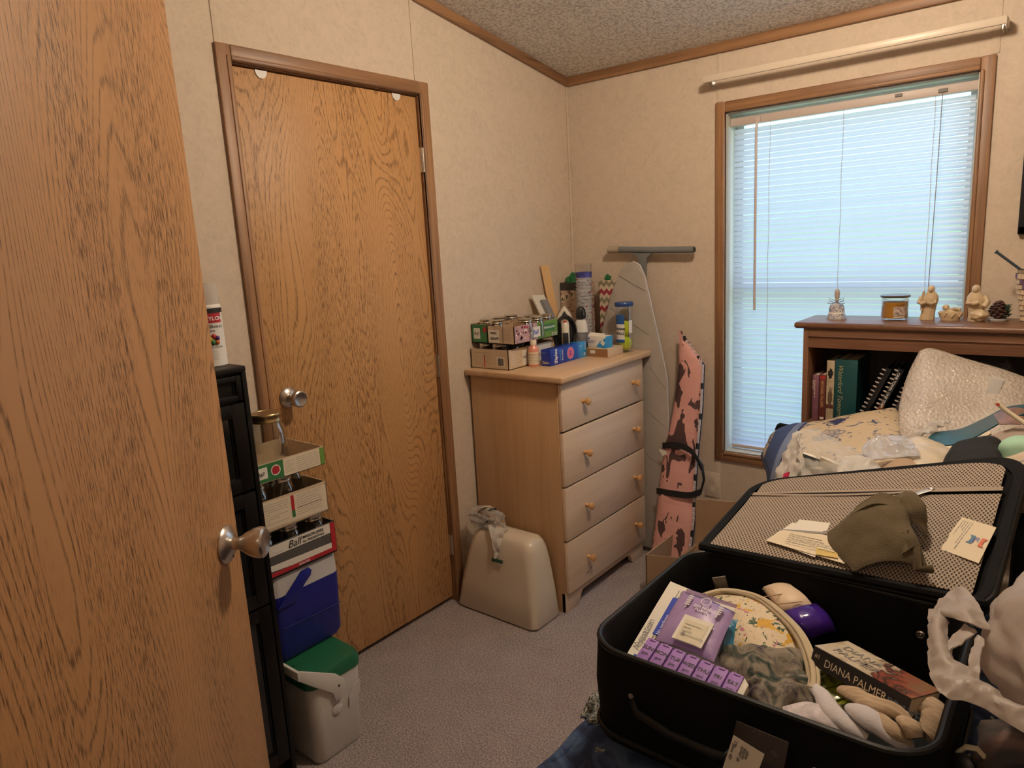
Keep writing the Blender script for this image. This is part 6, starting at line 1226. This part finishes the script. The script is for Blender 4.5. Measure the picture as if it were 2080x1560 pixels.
for lab, pts, rd in (('beige ribbed sock nearest the paperback spine',[(1.6896,-1.7622,0.7000),(1.7128,-1.7758,0.7080),(1.7417,-1.7927,0.7120),(1.7687,-1.7887,0.7120),(1.7956,-1.7866,0.7050)],[.010,.017,.018,.016,.014]),('beige ribbed sock curled at the right wall of the suitcase',[(1.7818,-1.7450,0.7000),(1.8023,-1.7482,0.7120),(1.8230,-1.7517,0.7080),(1.8263,-1.7711,0.7000),(1.8175,-1.7948,0.6900)],[.010,.020,.023,.022,.014]),('beige ribbed sock lying between the white and the curled sock',[(1.7252,-1.7868,0.7000),(1.7487,-1.8078,0.7050),(1.7762,-1.8256,0.7040),(1.7990,-1.8207,0.6900)],[.008,.013,.015,.013]),('small beige sock cuff folded between its neighbours',[(1.7853,-1.8052,0.7120),(1.8010,-1.8210,0.7160),(1.8080,-1.8287,0.7050)],[.010,.015,.013])):
    tag(ropey(pts, rd, n.m, seed=len(lab)).build('sock'), lab, 'sock', 'beige ribbed socks in the suitcase')
# paperback novel
nb = thing('paperback_novel', 'thick romance paperback lying against the right side of the suitcase', 'book', (1.7337,-1.6832,0.7000))
A0 = V(*(1.6337,-1.7142,0.7350)); A1 = V(*(1.7945,-1.7810,0.7350)); B0 = V(*(1.6704,-1.6434,0.7200)); B1 = V(*(1.8246,-1.7111,0.7200)); dn = V(0,0,-.030)+V(-.004,-.010,0)
b = MB(); m_cov = None
n = N('novel_cover'); s_ = n.n('ShaderNodeSeparateXYZ'); n.l(n.coord(), s_.inputs[0]); g = n.noise(n.mapping((1,1,1)), 22, 4, .6, 1.); mx = n.math('ADD', n.math('MULTIPLY', s_.outputs[0], 4), n.math('MULTIPLY', n.math('SUBTRACT', g, .5), 1.6)); n.set(Base_Color=n.ramp(n.math('ADD', mx, .5), [(.30,(.58,.50,.38)),(.48,(.42,.33,.22)),(.58,(.06,.025,.02)),(.78,(.26,.07,.04)),(.95,(.20,.10,.05))]), Roughness=.2)
b.slab([A0,A1,B1,B0], .001, n.m, 0, (0,0,1)); b.slab([A0,A1,A1+dn,A0+dn], .001, m_ink, 0, (0,-1,0)); b.slab([A0+dn,A1+dn,B1+dn,B0+dn], .001, m_ink, 0, (0,0,1))
ex = (A1-A0).normalized(); sn = -dn.normalized(); b.text('DIANA PALMER',A0+ex*.026-sn*.0235+ex.cross(sn)*.0022,ex,sn,.0185,m_cream,.0,sx=.88); b.text('BRAVE',A0+ex*.140-sn*.0265+ex.cross(sn)*.0022,ex,sn,.0185,M('spine_blue',(.10,.13,.19),.5),.01); b.text('#1',A0+ex*.006-sn*.016+ex.cross(sn)*.0022,ex,sn,.010,m_cream)
ez = ex.cross(-(B0-A0).normalized()); ez = ez if ez.z > 0 else -ez; ub = (B0-A0).normalized()
b.text('DIANA',A0+ex*.018+ub*.042+ez*.0014,ex,ub,.026,m_grayink,0,sx=.9); b.text('PALMER',A0+ex*.020+ub*.016+ez*.0014,ex,ub,.026,m_grayink,0,sx=.9); b.build('cover', nb)
Pg = [A0+dn*.06,A1+dn*.06,B1+dn*.06,B0+dn*.06]; e2 = (B0-A0).normalized()*.002; MB().add([Pg[0]+e2,Pg[1]+e2,Pg[2]-e2,Pg[3]-e2]+[p+dn*.88 for p in (Pg[0]+e2,Pg[1]+e2,Pg[2]-e2,Pg[3]-e2)], [[0,1,2,3],[7,6,5,4],[0,4,5,1],[1,5,6,2],[2,6,7,3],[3,7,4,0]], m_cream).build('pages', nb)

# papers and glove on the lid
lp = thing('letter', 'torn opened white letter with printed address lines on the suitcase lid', 'letter', LP(.42,.2,.02))
LQ = [LP(.325,.345,.020),LP(.50,.30,.020),LP(.555,.025,.018),LP(.275,.115,.018)]
b = MB(); b.slab([LP(.245,.135,.019),LP(.30,.33,.021),LP(.315,.33,.021),LP(.32,.37,.021),LP(.44,.36,.021),LP(.45,.05,.019)], .0008, m_paper, 0, (0,0,1)); b.slab([LP(.265,.25,.022),LP(.45,.27,.022),LP(.45,.25,.022),LP(.268,.235,.022)], .0003, m_grayink, 0, (0,0,1))
b.slab([LP(.245,.115,.0205),LP(.285,.235,.0225),LP(.52,.235,.0225),LP(.56,.035,.020)], .0008, m_cream, .0010, (0,0,1)); ex = (LP(.5,.1)-LP(.3,.13)).normalized(); ey = (LP(.3,.3)-LP(.3,.1)).normalized()
for i in range(5): b.lines(LP(.32,.20-i*.020,.0255), ex, ey, .07+.01*i, 1, .01, m_ink if i < 4 else m_grayink, .0014, seed=i+2)
b.slab([LP(.44,.115,.0245),LP(.52,.10,.0245),LP(.53,.06,.024),LP(.45,.06,.024)], .0003, M('gold_stamp',(.62,.45,.12),.5), 0, (0,0,1)); b.build('sheet', lp)
gv = thing('fleece_hat', 'olive brown fleece hat folded on the suitcase lid', 'hat', LP(.66,.22,.03))
m_fl = M('olive_fleece',(.105,.080,.045),1.,bump=(260,.7,.002))
def FP(u,v,h): return LP(u,v,h)
b = MB(); b.sheet([[FP(.455,.235,.03),FP(.53,.36,.05),FP(.60,.45,.06),FP(.68,.42,.075),FP(.735,.34,.06)],[FP(.475,.17,.025),FP(.56,.24,.07),FP(.63,.30,.085),FP(.69,.30,.085),FP(.74,.25,.06)],[FP(.53,.08,.025),FP(.62,.12,.060),FP(.68,.17,.080),FP(.74,.16,.070),FP(.80,.12,.04)],[FP(.60,-.02,.025),FP(.67,.01,.045),FP(.73,.03,.05),FP(.79,.04,.045),FP(.83,.045,.03)]], m_fl, 40, 40, .020, .007, 18, 4, edge=.35)
b.build('crown', gv)
b = MB(); b.sheet([[FP(.625,.44,.055),FP(.69,.47,.075),FP(.75,.44,.06)],[FP(.66,.33,.075),FP(.73,.35,.095),FP(.78,.32,.06)],[FP(.71,.26,.06),FP(.76,.25,.065),FP(.79,.24,.04)]], m_fl, 24, 24, .012, .005, 22, 7, edge=.4); b.sheet([[FP(.555,.31,.078),FP(.62,.345,.100),FP(.695,.33,.098)],[FP(.545,.235,.072),FP(.62,.27,.095),FP(.705,.265,.090)]], m_fl, 20, 10, .010, .004, 22, 9); b.build('folded_cuff', gv)
b = MB(); b.tube([FP(.71,.10,.070),FP(.74,.14,.080),FP(.755,.06,.060),FP(.785,.09,.070),FP(.80,.02,.045),FP(.84,.05,.040)], .009, m_fl, 10, flat=.7); b.build('pleat', gv)

# ================================================================= WHITE SHOPPING BAG and the bag below it at the right
wb = thing('shopping_bag', 'big white plastic shopping bag with loop handles at the right corner', 'plastic bag', (1.98,-1.68,.76))
m_bag2 = film('milky_bag_film', (.62,.55,.50), .90, .45, .40, .4, 26)
b = MB(); b.blob((2.035,-1.70,.845), (.165,.20,.122), m_bag2, 4, .11, 2.6, 90, 60, flat=.70); b.build('bag_body', wb)
b = MB(); b.sheet([[(1.8411,-1.6631,0.8800),(1.8248,-1.6606,0.8700),(1.8099,-1.6951,0.8600),(1.8044,-1.7223,0.8500)],[(1.8626,-1.7133,0.8800),(1.8508,-1.7490,0.8850),(1.8297,-1.7500,0.8750),(1.8076,-1.7202,0.8600)],[(1.8843,-1.7813,0.8800),(1.8643,-1.7891,0.8850),(1.8375,-1.7617,0.8750),(1.8116,-1.7318,0.8650)]], m_bag2, 30, 20, .002, .006, 26, 4, ridge=True); b.build('bag_flap', wb)
lo = [(1.8049,-1.7298,0.8620),(1.8125,-1.7941,0.8550),(1.8244,-1.8658,0.8500),(1.8393,-1.9156,0.8500),(1.8555,-1.9329,0.8500),(1.8737,-1.9288,0.8500),(1.8949,-1.9318,0.8500),(1.9161,-1.9451,0.8500),(1.9411,-1.9595,0.8500)]
li = [(1.8305,-1.7508,0.8620),(1.8356,-1.8004,0.8580),(1.8514,-1.8486,0.8580),(1.8638,-1.8568,0.8580),(1.8715,-1.8652,0.8580),(1.8849,-1.8896,0.8600),(1.8989,-1.8986,0.8600),(1.9154,-1.9113,0.8600),(1.9381,-1.9187,0.8600)]
b = MB(); b.sheet([lo,[lerp(p,q,.5)+V(0,0,.012) for p, q in zip(lo,li)],li], m_bag2, 60, 14, .002, .005, 34, 8, ridge=True); b.build('loop_handle', wb)
l2 = [(1.8707,-1.7879,0.8750),(1.8613,-1.8069,0.8700),(1.8494,-1.8274,0.8650),(1.8442,-1.8397,0.8620)]; l3 = [(1.8535,-1.7676,0.8750),(1.8488,-1.7765,0.8700),(1.8423,-1.7944,0.8650),(1.8380,-1.8067,0.8620)]
b = MB(); b.sheet([l2,l3], m_bag2, 20, 8, .002, .004, 34, 3, ridge=True); b.sheet([[(1.8718,-1.8008,0.8780),(1.8696,-1.8450,0.8700),(1.8712,-1.8896,0.8620)],[(1.8815,-1.8132,0.8800),(1.8824,-1.8578,0.8740),(1.8854,-1.8981,0.8650)]], m_bag2, 20, 8, .002, .004, 34, 5, ridge=True); b.build('loop_handle', wb)
tag(MB().blob((2.05,-1.68,.80), (.09,.11,.055), M('red_wrap',(.40,.06,.07),.4), 3, .2).build('red_parcel'), 'red item showing dimly through the white shopping bag', 'parcel')
db = thing('dark_duffel', 'dark bag with a beige strap and patterned lower part under the shopping bag', 'bag', (1.985,-1.74,.53))
n = N('duffel_print'); g = n.noise(n.mapping((1,1,1)), 10, 3, .55, .6); n.set(Base_Color=n.ramp(g, [(.40,(.016,.014,.014)),(.55,(.07,.05,.04)),(.68,(.22,.12,.09))]), Roughness=.8)
MB().blob((1.985,-1.740,.605), (.112,.150,.095), n.m, 6, .18, 2, 40, 26, flat=.535, sq=.75).build('bag_body', db)
MB().tube([(1.8577,-1.7710,0.6650),(1.8671,-1.7732,0.6800),(1.8812,-1.7746,0.6840),(1.8902,-1.7746,0.6750)], .007, m_cream, 10, flat=.5).build('strap', db)
MB().lathe([(0,0),(.018,0),(.018,.006),(.012,.009),(0,.009)], m_black, 20, (1.8662,-1.7851,0.6550), V(*(1.8662,-1.7851,0.6550))+V(-.3,-1,.4)).build('wheel', db)
